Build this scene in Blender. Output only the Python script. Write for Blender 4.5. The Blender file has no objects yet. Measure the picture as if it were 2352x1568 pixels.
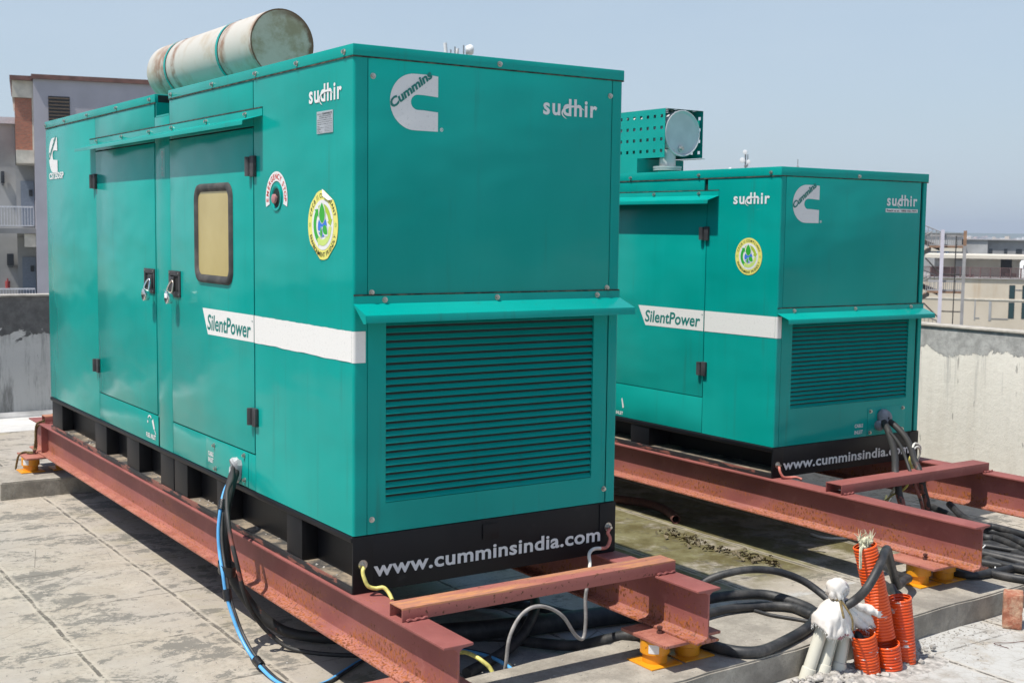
import bpy, bmesh, math, random
from math import sin, cos, pi, radians, sqrt
from mathutils import Vector, Matrix
random.seed(7)
SC = bpy.context.scene
COL = SC.collection

# ------------------------------------------------------------------ camera
CAMP = Vector((-2.3446, -4.6986, 1.5501)); YAW, PITCH, ROLL, FPX = -0.58871, -0.08931, 0.012154, 2891.57
cd = bpy.data.cameras.new("camera"); cam = bpy.data.objects.new("camera", cd); COL.objects.link(cam)
fw = Vector((-sin(YAW)*cos(PITCH), cos(YAW)*cos(PITCH), sin(PITCH)))
r0 = Vector((cos(YAW), sin(YAW), 0)); u0 = r0.cross(fw)
rr = cos(ROLL)*r0 + sin(ROLL)*u0; uu = -sin(ROLL)*r0 + cos(ROLL)*u0
m3 = Matrix((rr, uu, -fw)).transposed()
cam.matrix_world = Matrix.Translation(CAMP) @ m3.to_4x4()
cd.sensor_width = 36; cd.lens = FPX/2352*36; cd.clip_start = .05; cd.clip_end = 9000
cd.dof.use_dof = True; cd.dof.focus_distance = 6.3; cd.dof.aperture_fstop = 8
SC.camera = cam

# ------------------------------------------------------------------ sky, sun, exposure
SUN_EL = radians(64); SUN_AZ = radians(181.5)          # direction towards the sun, measured from +x
wd = bpy.data.worlds.new("World"); SC.world = wd; wd.use_nodes = True
nt = wd.node_tree; bg = nt.nodes['Background']
sky = nt.nodes.new('ShaderNodeTexSky'); sky.sky_type = 'NISHITA'; sky.sun_disc = False
sky.sun_elevation = SUN_EL; sky.sun_rotation = pi/2 - SUN_AZ
sky.altitude = 200; sky.air_density = 1.1; sky.dust_density = 1.5; sky.ozone_density = 3.4
veil = nt.nodes.new('ShaderNodeMix'); veil.data_type = 'RGBA'; # thin haze that whitens the lower sky and thins out towards the zenith
tcw = nt.nodes.new('ShaderNodeTexCoord'); sxw = nt.nodes.new('ShaderNodeSeparateXYZ'); nt.links.new(tcw.outputs['Generated'], sxw.inputs[0])
mrw = nt.nodes.new('ShaderNodeMapRange'); mrw.interpolation_type = 'SMOOTHSTEP'; nt.links.new(sxw.outputs[2], mrw.inputs[0])
mrw.inputs[1].default_value = .16; mrw.inputs[2].default_value = .55; mrw.inputs[3].default_value = .72; mrw.inputs[4].default_value = .0
nzw = nt.nodes.new('ShaderNodeTexNoise'); nzw.inputs['Scale'].default_value = 2.6; nzw.inputs['Detail'].default_value = 7; nzw.inputs['Roughness'].default_value = .6
mpw = nt.nodes.new('ShaderNodeMapping'); mpw.inputs['Scale'].default_value = (1, 1, 2.6); nt.links.new(tcw.outputs['Generated'], mpw.inputs[0]); nt.links.new(mpw.outputs[0], nzw.inputs['Vector'])
mr2 = nt.nodes.new('ShaderNodeMapRange'); nt.links.new(nzw.outputs[0], mr2.inputs[0]); mr2.inputs[1].default_value = .35; mr2.inputs[2].default_value = .75; mr2.inputs[3].default_value = .90; mr2.inputs[4].default_value = 1.22
muw = nt.nodes.new('ShaderNodeMath'); muw.operation = 'MULTIPLY'; muw.use_clamp = True; nt.links.new(mrw.outputs[0], muw.inputs[0]); nt.links.new(mr2.outputs[0], muw.inputs[1])
nt.links.new(muw.outputs[0], veil.inputs[0])
veil.inputs[7].default_value = (4.25, 5.1, 5.95, 1)
nt.links.new(sky.outputs[0], veil.inputs[6]); nt.links.new(veil.outputs[2], bg.inputs[0]); bg.inputs[1].default_value = .12
sd = bpy.data.lights.new("sun", 'SUN'); sd.energy = 5.0; sd.angle = radians(.55); sd.color = (1, .955, .88)
sun = bpy.data.objects.new("sun", sd); COL.objects.link(sun)
sv = Vector((cos(SUN_AZ)*cos(SUN_EL), sin(SUN_AZ)*cos(SUN_EL), sin(SUN_EL)))
sun.rotation_euler = sv.to_track_quat('Z', 'Y').to_euler(); sun.location = (-4, 0, 8)
SC.view_settings.view_transform = 'Standard'; SC.view_settings.look = 'None'
SC.view_settings.exposure = .16; SC.view_settings.gamma = 1
SC.render.engine = 'CYCLES'
SC.cycles.volume_bounces = 0; SC.cycles.max_bounces = 6; SC.cycles.diffuse_bounces = 2

# ------------------------------------------------------------------ materials
class NM:
    def __init__(s, name, rough=.6, metal=0, spec=.5):
        s.m = bpy.data.materials.new(name); s.m.use_nodes = True; s.t = s.m.node_tree
        s.b = s.t.nodes['Principled BSDF']; s.b.inputs['Roughness'].default_value = rough
        s.b.inputs['Metallic'].default_value = metal; s.b.inputs['Specular IOR Level'].default_value = spec
        s.tc = s.t.nodes.new('ShaderNodeTexCoord'); s.co = s.tc.outputs['Object']
    def n(s, k): return s.t.nodes.new('ShaderNode'+k)
    def put(s, sock, v):
        if isinstance(v, bpy.types.NodeSocket): s.t.links.new(v, sock)
        elif isinstance(v, (tuple, list)):
            v = tuple(v); sock.default_value = v+(1,) if (sock.type == 'RGBA' and len(v) == 3) else v
        else: sock.default_value = (v,)*3 + (1,) if sock.type == 'RGBA' else v
    def map(s, scale=(1, 1, 1), loc=(0, 0, 0), rot=(0, 0, 0), co=None):
        k = s.n('Mapping'); s.put(k.inputs[0], co or s.co)
        k.inputs['Scale'].default_value = scale; k.inputs['Location'].default_value = loc; k.inputs['Rotation'].default_value = rot
        return k.outputs[0]
    def noise(s, scale=5, detail=4, rough=.55, co=None, sc3=None, dist=0):
        k = s.n('TexNoise'); s.put(k.inputs['Vector'], s.map(sc3) if sc3 else (co or s.co))
        k.inputs['Scale'].default_value = scale; k.inputs['Detail'].default_value = detail
        k.inputs['Roughness'].default_value = rough; k.inputs['Distortion'].default_value = dist
        return k.outputs[0]
    def vor(s, scale, feat='DISTANCE_TO_EDGE', co=None):
        k = s.n('TexVoronoi'); k.feature = feat; s.put(k.inputs['Vector'], co or s.co); k.inputs['Scale'].default_value = scale
        return k.outputs[0]
    def ma(s, op, a, b=0., c=None, clamp=False):
        k = s.n('Math'); k.operation = op; k.use_clamp = clamp; s.put(k.inputs[0], a); s.put(k.inputs[1], b)
        if c is not None: s.put(k.inputs[2], c)
        return k.outputs[0]
    def ramp(s, v, a, b, lo=0., hi=1.):
        k = s.n('MapRange'); k.interpolation_type = 'SMOOTHSTEP'; s.put(k.inputs[0], v)
        k.inputs[1].default_value = a; k.inputs[2].default_value = b; k.inputs[3].default_value = lo; k.inputs[4].default_value = hi
        return k.outputs[0]
    def mix(s, f, a, b):
        k = s.n('Mix'); k.data_type = 'RGBA'; s.put(k.inputs[0], f); s.put(k.inputs[6], a); s.put(k.inputs[7], b); return k.outputs[2]
    def xyz(s, co=None):
        k = s.n('SeparateXYZ'); s.put(k.inputs[0], co or s.co); return k.outputs
    def col(s, v): s.put(s.b.inputs['Base Color'], v); return s
    def rgh(s, v): s.put(s.b.inputs['Roughness'], v); return s
    def bump(s, h, strength=.3, dist=.01):
        k = s.n('Bump'); s.put(k.inputs['Height'], h); k.inputs['Strength'].default_value = strength; k.inputs['Distance'].default_value = dist
        s.put(s.b.inputs['Normal'], k.outputs[0]); return s

M = {}
def simple(name, c, rough=.6, metal=0, var=.12, sc=14, bump=0, spec=.5):
    k = NM(name, rough, metal, spec)
    d = tuple(x*(1-var) for x in c); e = tuple(min(1, x*(1+var)) for x in c)
    nz = k.noise(sc, 5)
    k.col(k.mix(k.ramp(nz, .3, .7), d, e))
    if bump: k.bump(k.noise(sc*6, 3), bump, .004)
    M[name] = k.m; return k

def teal(name, c=(.0003, .300, .260), rough=.16, chalk=.05):
    k = NM(name, rough, 0, .14)
    a = k.noise(1.1, 3); b = k.noise(1, 4, .6, sc3=(9, 9, .5)); f = k.noise(60, 2)
    base = k.mix(k.ramp(a, .3, .75), tuple(x*.93 for x in c), tuple(min(1, x*1.05+chalk*.15) for x in c))
    base = k.mix(k.ma('MULTIPLY', k.ramp(b, .52, .8), .22), base, (c[0]+.008, c[1]*1.1+.01, c[2]*1.12+.01))
    base = k.mix(k.ma('MULTIPLY', k.ramp(k.noise(1, 5, .7, sc3=(14, 14, .8)), .56, .80), .42), base, (.03, .12, .10))
    base = k.mix(k.ramp(k.noise(9, 8, .8), .72, .76), base, (.03, .13, .11))
    base = k.mix(k.ma('MULTIPLY', k.ramp(k.noise(1, 4, .75, sc3=(3, 3, 30)), .70, .76), .45), base, (c[0]+.10, c[1]*1.25, c[2]*1.3))
    base = k.mix(k.ma('MULTIPLY', k.ramp(k.noise(3.2, 9, .85),   .56, .74), .14), base, (.05, c[1]*1.05, c[2]*.98))
    k.col(base); k.rgh(k.ma('ADD', k.ma('MULTIPLY', a, .16), rough-.06))
    k.b.inputs['Coat Weight'].default_value = .0
    k.bump(k.ma('ADD', k.ma('MULTIPLY', k.noise(1, 2, .4, sc3=(1.3, 1.3, 2.6)), 1.), k.ma('MULTIPLY', f, .0015)), .8, .035)
    M[name] = k.m; return k
teal('teal_paint')
simple('teal_core', (.001, .016, .014), .8)
k = NM('grime_seal', .9); k.col(k.mix(k.ramp(k.noise(20, 6, .7), .4, .65), (.012, .014, .013), (.10, .085, .06))); M['grime_seal'] = k.m
simple('gasket', (.012, .013, .013), .8)
k = NM('black_paint', .45, 0, .25)
k.col(k.mix(k.ramp(k.noise(7, 6, .7), .58, .72), (.005, .0055, .0075), (.015, .015, .017)))
k.bump(k.noise(30, 4), .15, .003); M['black_paint'] = k.m
k = NM('black_dusty', .8)
k.col(k.mix(k.ramp(k.noise(5, 6, .7), .42, .62), (.05, .048, .045), (.30, .24, .17)))
k.bump(k.noise(60, 4), .5, .004); M['dust'] = k.m
k = NM('black_chipped', .6)
k.col(k.mix(k.ramp(k.noise(7, 6, .7, sc3=(1, .35, 1.6)), .52, .56), (.016, .015, .016), (.20, .075, .055))); M['black_chipped'] = k.m
k = NM('rubber', .65); k.col(k.mix(k.ramp(k.noise(12, 5), .35, .75), (.022, .023, .026), (.06, .06, .062))); k.bump(k.noise(90, 3), .2, .002); M['rubber'] = k.m
k = NM('window_rubber', .75); k.col(k.mix(k.ramp(k.noise(9, 5), .4, .75), (.035, .035, .035), (.11, .10, .09))); M['window_rubber'] = k.m
k = NM('cable_black', .55); k.col(k.mix(k.ramp(k.noise(9, 6, .7, sc3=(1, 1, .6)), .4, .75), (.018, .019, .021), (.075, .072, .068))); k.bump(k.noise(50, 4), .25, .003); M['cable_black'] = k.m
k = NM('cable_painted', .6); o = k.xyz(); k.col(k.mix(k.ma('MULTIPLY', k.ramp(k.noise(7, 5, .7), .55, .59), k.ma('MULTIPLY', k.ramp(o[2], .12, .04), k.ramp(o[2], -.46, -.38))), (.028, .027, .026), (.24, .07, .05))); k.bump(k.noise(40, 4), .3, .003); M['cable_painted'] = k.m
simple('tape', (.012, .012, .013), .3, 0, .3, 80, .3)
simple('steel_bolt', (.50, .48, .44), .32, .9, .25, 90)
simple('chrome', (.75, .75, .74), .12, 1, .08, 30)
simple('chrome_rusty', (.62, .5, .4), .25, .9, .3, 60)
simple('white_tape', (.8, .8, .78), .6, 0, .04)
k = NM('galvanised', .5, .55)
a = k.ramp(k.noise(2.2, 6, .7), .48, .72); z = k.xyz()
k.col(k.mix(k.ma('MULTIPLY', a, .75), (.56, .58, .57), (.42, .33, .22)))
k.bump(k.noise(20, 4), .12, .004); M['galvanised'] = k.m
# muffler drum: rust rings by the straps and by the rim, pale galvanised skin elsewhere
k = NM('muffler_skin', .6, .0)
o = k.xyz(); n1 = k.noise(3.5, 6, .7); n2 = k.noise(12, 6, .7)
ring = None
for y0, w in ((3.98, .16), (3.70, .05), (2.80, .06), (2.34, .035)):
    d = k.ramp(k.ma('ABSOLUTE', k.ma('SUBTRACT', k.ma('ADD', o[1], k.ma('MULTIPLY', n1, .12)), y0+.06)), w*.3, w*1.3, 1, 0)
    ring = d if ring is None else k.ma('MAXIMUM', ring, d)
soft = k.mix(k.ramp(n1, .45, .72), (.50, .475, .425), (.40, .31, .20))
c1 = k.mix(k.ma('MULTIPLY', ring, k.ramp(n2, .3, .62, 0, .9)), soft, (.25, .13, .075))
k.col(c1); k.bump(n2, .08, .004); M['muffler_skin'] = k.m
k = NM('muffler_end', .75, 0)
o = k.xyz(); dx = k.ma('SUBTRACT', o[0], .7); dz = k.ma('SUBTRACT', o[2], 2.62)
rad = k.ma('SQRT', k.ma('ADD', k.ma('MULTIPLY', dx, dx), k.ma('MULTIPLY', dz, dz)))
side = k.ma('MULTIPLY', k.ramp(k.ma('ADD', rad, k.ma('MULTIPLY', k.noise(9, 6, .75), .1)), .20, .235), k.ramp(dx, -.12, .12))
rim = k.ramp(k.ma('ADD', rad, k.ma('MULTIPLY', k.noise(14, 5), .02)), .197, .205)
base = k.mix(k.ramp(k.noise(5, 7, .7), .4, .65), (.64, .50, .40), (.42, .29, .18))
k.col(k.mix(k.ma('MAXIMUM', side, rim), base, (.22, .10, .055))); M['muffler_end'] = k.m
k = NM('grey_drum', .5, .0); k.col(k.mix(k.ramp(k.noise(6, 5), .3, .7), (.55, .53, .54), (.66, .63, .64))); M['grey_drum'] = k.m

def redoxide(name, extra=0.):
    k = NM(name, .62)
    o = k.xyz(); n1 = k.noise(1, 5, .6, sc3=(3, 2.2, 6)); sp = k.noise(1, 3, .55, sc3=(120, 85, 50)); sp2 = k.noise(55, 3, .6)
    low = k.ramp(k.ma('ADD', o[2], k.ma('MULTIPLY', k.ma('SUBTRACT', n1, .5), .42)), -.10, -.215)
    upper = k.ma('MULTIPLY', k.ramp(k.noise(1, 5, .65, sc3=(3, 2.6, 9)), .56, .68), .10)
    speck = k.ramp(k.ma('ADD', k.ma('ADD', sp, k.ma('MULTIPLY', k.ma('MULTIPLY', low, .165+extra), k.ramp(o[1], 4.5, -.5, .62, 1.0))), upper), .655, .70)
    base = k.mix(k.ramp(k.noise(2.5, 4), .3, .7), (.215, .062, .054), (.29, .092, .080))
    base = k.mix(k.ma('MULTIPLY', k.ramp(k.noise(14, 5, .7), .5, .8), .25), base, (.48, .22, .17))
    base = k.mix(k.ma('MULTIPLY', low, .24), base, (.42, .16, .09))
    base = k.mix(k.ma('MULTIPLY', k.ramp(o[2], -.222, -.230), k.ma('MULTIPLY', k.ramp(k.noise(6, 5, .7), .35, .6), .55)), base, (.48, .21, .15))
    k.col(k.mix(speck, base, k.mix(k.ramp(sp2, .35, .6), (.12, .035, .012), (.33, .10, .025))))
    k.bump(k.ma('ADD', k.ma('MULTIPLY', speck, .6), k.ma('MULTIPLY', k.noise(60, 4), .5)), .18, .002); M[name] = k.m
redoxide('red_oxide')
redoxide('red_oxide_plate', -.12)
k = NM('rusty_channel', .75)
o = k.xyz(); st = k.noise(1, 5, .65, sc3=(10, 55, 55)); 
top = k.ramp(o[2], .045, .051)
b1 = k.mix(k.ramp(k.noise(1, 3, .6, sc3=(50, 50, 50)), .60, .66), (.33, .11, .09), (.10, .035, .015))
b2 = k.mix(k.ramp(st, .38, .62), (.34, .15, .10), (.50, .22, .09))
k.col(k.mix(k.ma('MULTIPLY', top, k.ramp(k.noise(1, 3, .5, sc3=(1.5, 9, 1)), .36, .55)), b1, b2)); k.bump(k.noise(90, 4), .3, .002); M['rusty_channel'] = k.m
k = NM('orange_enamel', .35)
k.col(k.mix(k.ramp(k.noise(16, 6, .7), .60, .66), (.72, .29, .012), (.28, .085, .015))); M['orange_enamel'] = k.m

# --- concrete of the roof
k = NM('roof_concrete', .85)
o = k.xyz(); wob = k.ma('ADD', k.ma('MULTIPLY', k.ma('SUBTRACT', k.noise(2.2, 3, .5), .5), .035), k.ma('MULTIPLY', k.ma('SUBTRACT', k.noise(45, 4, .7), .5), .016))
gx_ = k.ma('ABSOLUTE', k.ma('SUBTRACT', k.ma('FLOORED_MODULO', k.ma('ADD', k.ma('ADD', o[0], .09+7.0+.35), wob), .70), .35))
gy_ = k.ma('ABSOLUTE', k.ma('SUBTRACT', k.ma('FLOORED_MODULO', k.ma('ADD', k.ma('ADD', o[1], -1.35+7.35+.3675), wob), .735), .3675))
jn = k.ma('MULTIPLY', k.noise(2.5, 3), .010)
joint = k.ma('MAXIMUM', k.ma('MULTIPLY', k.ramp(k.ma('SUBTRACT', gx_, jn), .001, .007, 1, 0), k.ramp(k.noise(8, 6, .8), .42, .54)), k.ma('MULTIPLY', k.ramp(k.ma('SUBTRACT', gy_, k.ma('MULTIPLY', jn, .7)), .0, .004, 1, 0), k.ma('MULTIPLY', k.ramp(k.noise(5, 6, .8), .42, .56), .75)))
big = k.noise(1.05, 7, .68, dist=.25); mid = k.noise(5, 8, .72); fine = k.noise(45, 5, .7)
c = k.mix(k.ramp(mid, .3, .7), (.35, .305, .245), (.43, .385, .32))
c = k.mix(k.ma('MULTIPLY', k.ramp(big, .40, .62), .5), c, (.33, .305, .275))
c = k.mix(k.ma('MULTIPLY', k.ma('MULTIPLY', k.ramp(k.noise(1.9, 9, .78, sc3=(1.15, 1.6, 1), dist=.35), .515, .545), k.ramp(k.noise(6.5, 9, .82), .435, .495)), .80), c, (.13, .125, .11))
c = k.mix(k.ma('MULTIPLY', k.ramp(k.noise(7, 8, .8), .56, .63), .65), c, (.19, .178, .155))
c = k.mix(k.ma('MULTIPLY', k.ma('MULTIPLY', k.ramp(k.noise(26, 8, .85), .50, .60), k.ramp(big, .56, .44)), .55), c, (.20, .185, .155))
c = k.mix(k.ma('MULTIPLY', k.ramp(k.noise(4.3, 9, .8), .60, .68), .6), c, (.52, .49, .43))
c = k.mix(k.ma('MULTIPLY', k.ramp(fine, .55, .75), .35), c, (.20, .175, .14))
# white painted waterproofing in front of the plinth, cracked
ed = k.ma('ADD', k.noise(4, 5), -.5)
wmask = k.ramp(k.ma('ADD', o[1], k.ma('MULTIPLY', ed, .3)), -.62, -.74)
wmask2 = k.ma('MULTIPLY', k.ramp(k.ma('ADD', k.ma('ADD', o[1], k.ma('MULTIPLY', ed, 1.6)), 0), .35, .0), k.ramp(k.ma('ADD', o[0], k.ma('MULTIPLY', ed, 1.)), 1.7, 2.1))
crack = k.ramp(k.vor(16, co=k.map((1, 1, 1), co=k.co)), .004, .022, 1, 0)
white = k.mix(k.ramp(k.noise(5, 7, .7), .42, .66), (.45, .445, .42), (.33, .31, .275))
white = k.mix(k.ma('MULTIPLY', crack, .5), white, (.22, .18, .14))
c = k.mix(k.ma('MULTIPLY', k.ma('MAXIMUM', wmask, wmask2), k.ramp(k.noise(6, 8, .75), .66, .52)), c, white)
# bluish tone with darker cracks below the first machine's front end
bm = k.ma('MULTIPLY', k.ramp(o[0], .25, .45), k.ma('MULTIPLY', k.ramp(o[0], 1.75, 1.5), k.ramp(o[1], 2.2, 1.4)))
c = k.mix(k.ma('MULTIPLY', bm, .55), c, k.mix(k.ma('MULTIPLY', crack, .6), (.42, .45, .46), (.16, .14, .12)))
dcr = k.ma('MULTIPLY', k.ramp(k.vor(1.7, co=k.map((1, 1, 1), co=k.co)), .002, .006, 1, 0), k.ramp(k.noise(1.2, 4), .5, .6))
c = k.mix(k.ma('MULTIPLY', dcr, .7), c, (.14, .125, .105))
c = k.mix(k.ma('MULTIPLY', k.ma('MULTIPLY', k.ramp(k.vor(22), .0, .03, 1, 0), k.ramp(k.noise(2.5, 5, .7), .55, .66)), .45), c, (.24, .215, .18))
# moss stain between the machines and along the drip line of the left beam
mossm = k.ma('MULTIPLY', k.ramp(o[0], 2.05, 2.6), k.ma('MULTIPLY', k.ramp(o[0], 4.6, 4.0), k.ma('MULTIPLY', k.ramp(o[1], .25, .7), k.ramp(o[1], 4.2, 3.6))))
mcol = k.mix(k.ramp(mid, .35, .68), (.085, .068, .02), (.18, .165, .08))
mcol = k.mix(k.ramp(k.noise(6, 6, .7), .55, .68), mcol, (.075, .065, .05))
c = k.mix(k.ma('MULTIPLY', mossm, k.ramp(k.noise(2.2, 7, .7), .34, .52)), c, mcol)
drip = k.ma('MULTIPLY', k.ramp(k.ma('ABSOLUTE', k.ma('SUBTRACT', o[0], .12)), .05, .35, 1, 0), k.ramp(k.noise(2.5, 6, .7), .45, .7))
c = k.mix(k.ma('MULTIPLY', drip, .5), c, (.20, .17, .07))
lip = k.ma('MULTIPLY', k.ramp(k.ma('SUBTRACT', gx_, jn), .01, .03, 1, 0), .45)
c = k.mix(lip, c, (.48, .43, .35))
c = k.mix(k.ma('MULTIPLY', joint, .9), c, (.10, .09, .075))
k.col(c)
k.bump(k.ma('SUBTRACT', k.ma('ADD', k.ma('MULTIPLY', mid, .5), k.ma('MULTIPLY', fine, .35)), k.ma('MULTIPLY', joint, 1.4)), .55, .012); M['roof_concrete'] = k.m

k = NM('plinth_concrete', .85)
c = k.mix(k.ramp(k.noise(6, 8, .75), .35, .68), (.25, .227, .19), (.41, .375, .315))
c = k.mix(k.ma('MULTIPLY', k.ramp(k.noise(1.3, 6, .7), .5, .68), .6), c, (.19, .17, .145))
c = k.mix(k.ma('MULTIPLY', k.ramp(k.noise(120, 3, .6), .56, .72), .5), c, (.13, .115, .095))
k.col(c); k.bump(k.noise(35, 8, .75), .6, .01); M['plinth_concrete'] = k.m

def wall_mat(name, pale, stain, band, bandz, streakw):
    k = NM(name, .88); o = k.xyz()
    edge = k.ma('ADD', o[2], k.ma('MULTIPLY', k.ma('SUBTRACT', k.noise(2.0, 9, .68, dist=.5), .5), .62))
    bandm = k.ramp(edge, bandz-.006, bandz+.006)
    drips = k.ramp(k.noise(1, 7, .75, sc3=(7, 7, .8)), .44, .62)
    c = k.mix(k.ma('MULTIPLY', drips, streakw), pale, stain)
    c = k.mix(k.ma('MULTIPLY', k.ramp(k.noise(2, 7, .7), .45, .7), .5*streakw), c, stain)
    c = k.mix(k.ma('MULTIPLY', k.ma('MULTIPLY', k.ramp(k.noise(8, 8, .8), .66, .7), k.ramp(o[2], .3, -.2)), .7), c, (.10, .10, .09))
    scr = k.ramp(k.noise(1, 3, .55, sc3=(24, 24, 4.5)), .69, .72)
    c = k.mix(k.ma('MULTIPLY', scr, .6), c, (.16, .155, .145))
    run = k.ma('MULTIPLY', k.ramp(k.noise(1, 6, .7, sc3=(9, 9, .55)), .54, .66), k.ramp(k.ma('SUBTRACT', bandz+.05, o[2]), .75, .0))
    c = k.mix(k.ma('MULTIPLY', run, .6), c, tuple(x*1.25 for x in band))
    bc = k.mix(k.ramp(k.noise(9, 7, .75), .35, .7), band, tuple(x*1.7 for x in band))
    k.col(k.mix(bandm, c, bc)); k.bump(k.ma('ADD', k.noise(12, 8, .75), k.ma('MULTIPLY', bandm, .6)), .5, .012); M[name] = k.m
wall_mat('wall_grey', (.50, .50, .485), (.15, .15, .145), (.075, .075, .075), .40, .90)
wall_mat('wall_white', (.70, .67, .60), (.50, .46, .39), (.25, .25, .24), .585, .22)
simple('cement_coping', (.42, .39, .34), .9, 0, .2, 12, .4)
simple('cement_fillet', (.33, .325, .32), .9, 0, .4, 3, .4)
simple('white_kerb', (.55, .54, .52), .8, 0, .1, 5, .2)
# --- stickers and inks
def vinyl(name, c, v=.06, rough=.5):
    k = NM(name, rough); k.col(k.mix(k.ma('MULTIPLY', k.ramp(k.noise(70, 5, .8), .56, .66), .5), c, tuple(x*.62 for x in c))); k.bump(k.noise(45, 4), .25, .002); M[name] = k.m
vinyl('vinyl_white', (.70, .70, .69)); vinyl('vinyl_band', (.72, .71, .68)); vinyl('vinyl_yellow', (.72, .68, .16)); vinyl('vinyl_green', (.03, .36, .03))
vinyl('vinyl_lime', (.36, .50, .03)); vinyl('vinyl_pale_lime', (.52, .66, .17)); vinyl('vinyl_blue', (.03, .17, .60)); vinyl('ink_black', (.012, .012, .012))
vinyl('ink_red', (.55, .03, .02)); vinyl('ink_teal', (.0, .17, .145)); vinyl('vinyl_clear', (.012, .30, .26), rough=.3)
k = NM('plate_metal', .35, .7); k.col((.62, .62, .62)); M['plate_metal'] = k.m
k = NM('amber_pane', .18); k.col(k.mix(k.ramp(k.noise(2, 4), .3, .7), (.40, .315, .115), (.47, .38, .155))); M['amber_pane'] = k.m
simple('red_button', (.42, .19, .19), .5, 0, .15); simple('foam_grey', (.22, .24, .27), .8, 0, .25, 20, .6); simple('foam_pale', (.42, .43, .44), .8, 0, .2, 20, .6)
simple('wire_blue', (.10, .36, .68), .4, 0, .12, 20); simple('wire_yellow', (.62, .56, .16), .5, 0, .25, 40); simple('wire_white', (.66, .64, .57), .5, 0, .12, 30)
simple('wire_grey', (.30, .29, .28), .5, 0, .25, 30); simple('wire_pink', (.50, .16, .12), .55, 0, .3, 30)
simple('rope_fibre', (.19, .14, .06), .9, 0, .35, 90, .8)
k = NM('orange_corrugated', .38); k.col(k.mix(k.ramp(k.noise(1, 3, .6, sc3=(22, 22, 70)), .63, .66), k.mix(k.ramp(k.noise(4, 4), .3, .7), (.75, .075, .008), (.85, .12, .014)), (.70, .68, .64))); M['orange_corrugated'] = k.m
k = NM('orange_corrugated_clean', .35); k.col(k.mix(k.ramp(k.noise(5, 4), .3, .7), (.76, .08, .008), (.86, .12, .014))); M['orange_clean'] = k.m
k = NM('pvc', .4); k.col(k.mix(k.ramp(k.noise(8, 7, .75), .60, .66), (.60, .58, .49), (.30, .27, .22))); M['pvc'] = k.m
k = NM('woven_sack', .6); k.col(k.mix(k.ramp(k.noise(6, 5), .4, .75), (.80, .78, .74), (.62, .56, .50))); k.bump(k.ma('ADD', k.noise(9, 4, .6), k.ma('MULTIPLY', k.vor(160), .2)), .4, .005); M['woven_sack'] = k.m
simple('sack_plum', (.36, .17, .19), .7, 0, .2, 20)
k = NM('fired_brick', .85); k.col(k.mix(k.ramp(k.noise(14, 7, .75), .4, .65), (.36, .13, .075), (.50, .33, .22))); k.bump(k.noise(30, 6, .7), .8, .01); M['fired_brick'] = k.m
simple('dead_leaf', (.16, .13, .08), .85, 0, .35, 30); simple('frayed_fibre', (.50, .49, .35), .85, 0, .25, 60); simple('rubble', (.36, .34, .31), .9, 0, .4, 30)
simple('rust_dark', (.10, .035, .025), .8, 0, .3, 40)
# --- background
simple('mauve_plaster', (.43, .41, .455), .9, 0, .08, .8); k = NM('cream_plaster', .9); o = k.xyz(); k.col(k.mix(k.ma('MULTIPLY', k.ma('MULTIPLY', k.ramp(k.noise(1, 5, .7, sc3=(.9, .9, .12)), .5, .72), k.ramp(o[2], -5.2, -2.2)), .55), k.mix(k.ramp(k.noise(.3, 4), .3, .7), (.52, .455, .36), (.60, .53, .43)), (.42, .27, .13))); M['cream_plaster'] = k.m; simple('cream_bright', (.62, .57, .48), .9, 0, .06, .3)
simple('grey_concrete', (.36, .36, .36), .9, 0, .2, .5); simple('dark_concrete', (.24, .24, .245), .9, 0, .25, .4); simple('brown_edge', (.17, .085, .07), .9, 0, .25, 3)
simple('weathered_white', (.62, .58, .50), .9, 0, .2, 2); simple('dark_opening', (.02, .025, .03), .5); simple('glass_green', (.02, .05, .055), .15); simple('glass_blue', (.03, .07, .13), .2)
simple('grey_door', (.20, .235, .29), .6); simple('rail_white', (.62, .62, .66), .5); simple('rust_louvre', (.12, .085, .06), .8); simple('aircon_dark', (.03, .035, .045), .5)
simple('stair_rust', (.26, .15, .09), .8, 0, .3, 2); simple('stair_grey', (.30, .29, .29), .7, 0, .2, 1); simple('post_mauve', (.56, .53, .60), .7, 0, .1, .6)
simple('stair_dark', (.04, .035, .03), .8); simple('mesh_brown', (.13, .075, .07), .8, 0, .3, .6); simple('dish_white', (.75, .76, .76), .5); simple('mast_steel', (.16, .17, .18), .6)
simple('far_ground', (.22, .22, .17), .95, 0, .35, .004); simple('extinguisher_red', (.35, .05, .05), .5)
k = NM('brickwork', .9); bt = k.n('TexBrick'); k.put(bt.inputs['Vector'], k.map((1, 1, 1), rot=(pi/2, 0, 0))); bt.inputs['Scale'].default_value = 4.5
bt.inputs['Color1'].default_value = (.50, .17, .10, 1); bt.inputs['Color2'].default_value = (.34, .12, .075, 1); bt.inputs['Mortar'].default_value = (.30, .22, .17, 1); bt.inputs['Mortar Size'].default_value = .03
k.col(k.mix(k.ramp(k.noise(1.5, 6), .5, .8, 0, .5), bt.outputs[0], (.36, .14, .10))); M['brickwork'] = k.m
for nm, c in (('house_white', (.80, .78, .74)), ('house_pink', (.55, .40, .34)), ('house_grey', (.42, .42, .42)), ('house_tan', (.56, .48, .38))): simple(nm, c, .9, 0, .1, .05)
simple('tree_green', (.05, .085, .03), .9, 0, .4, .3)

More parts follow.
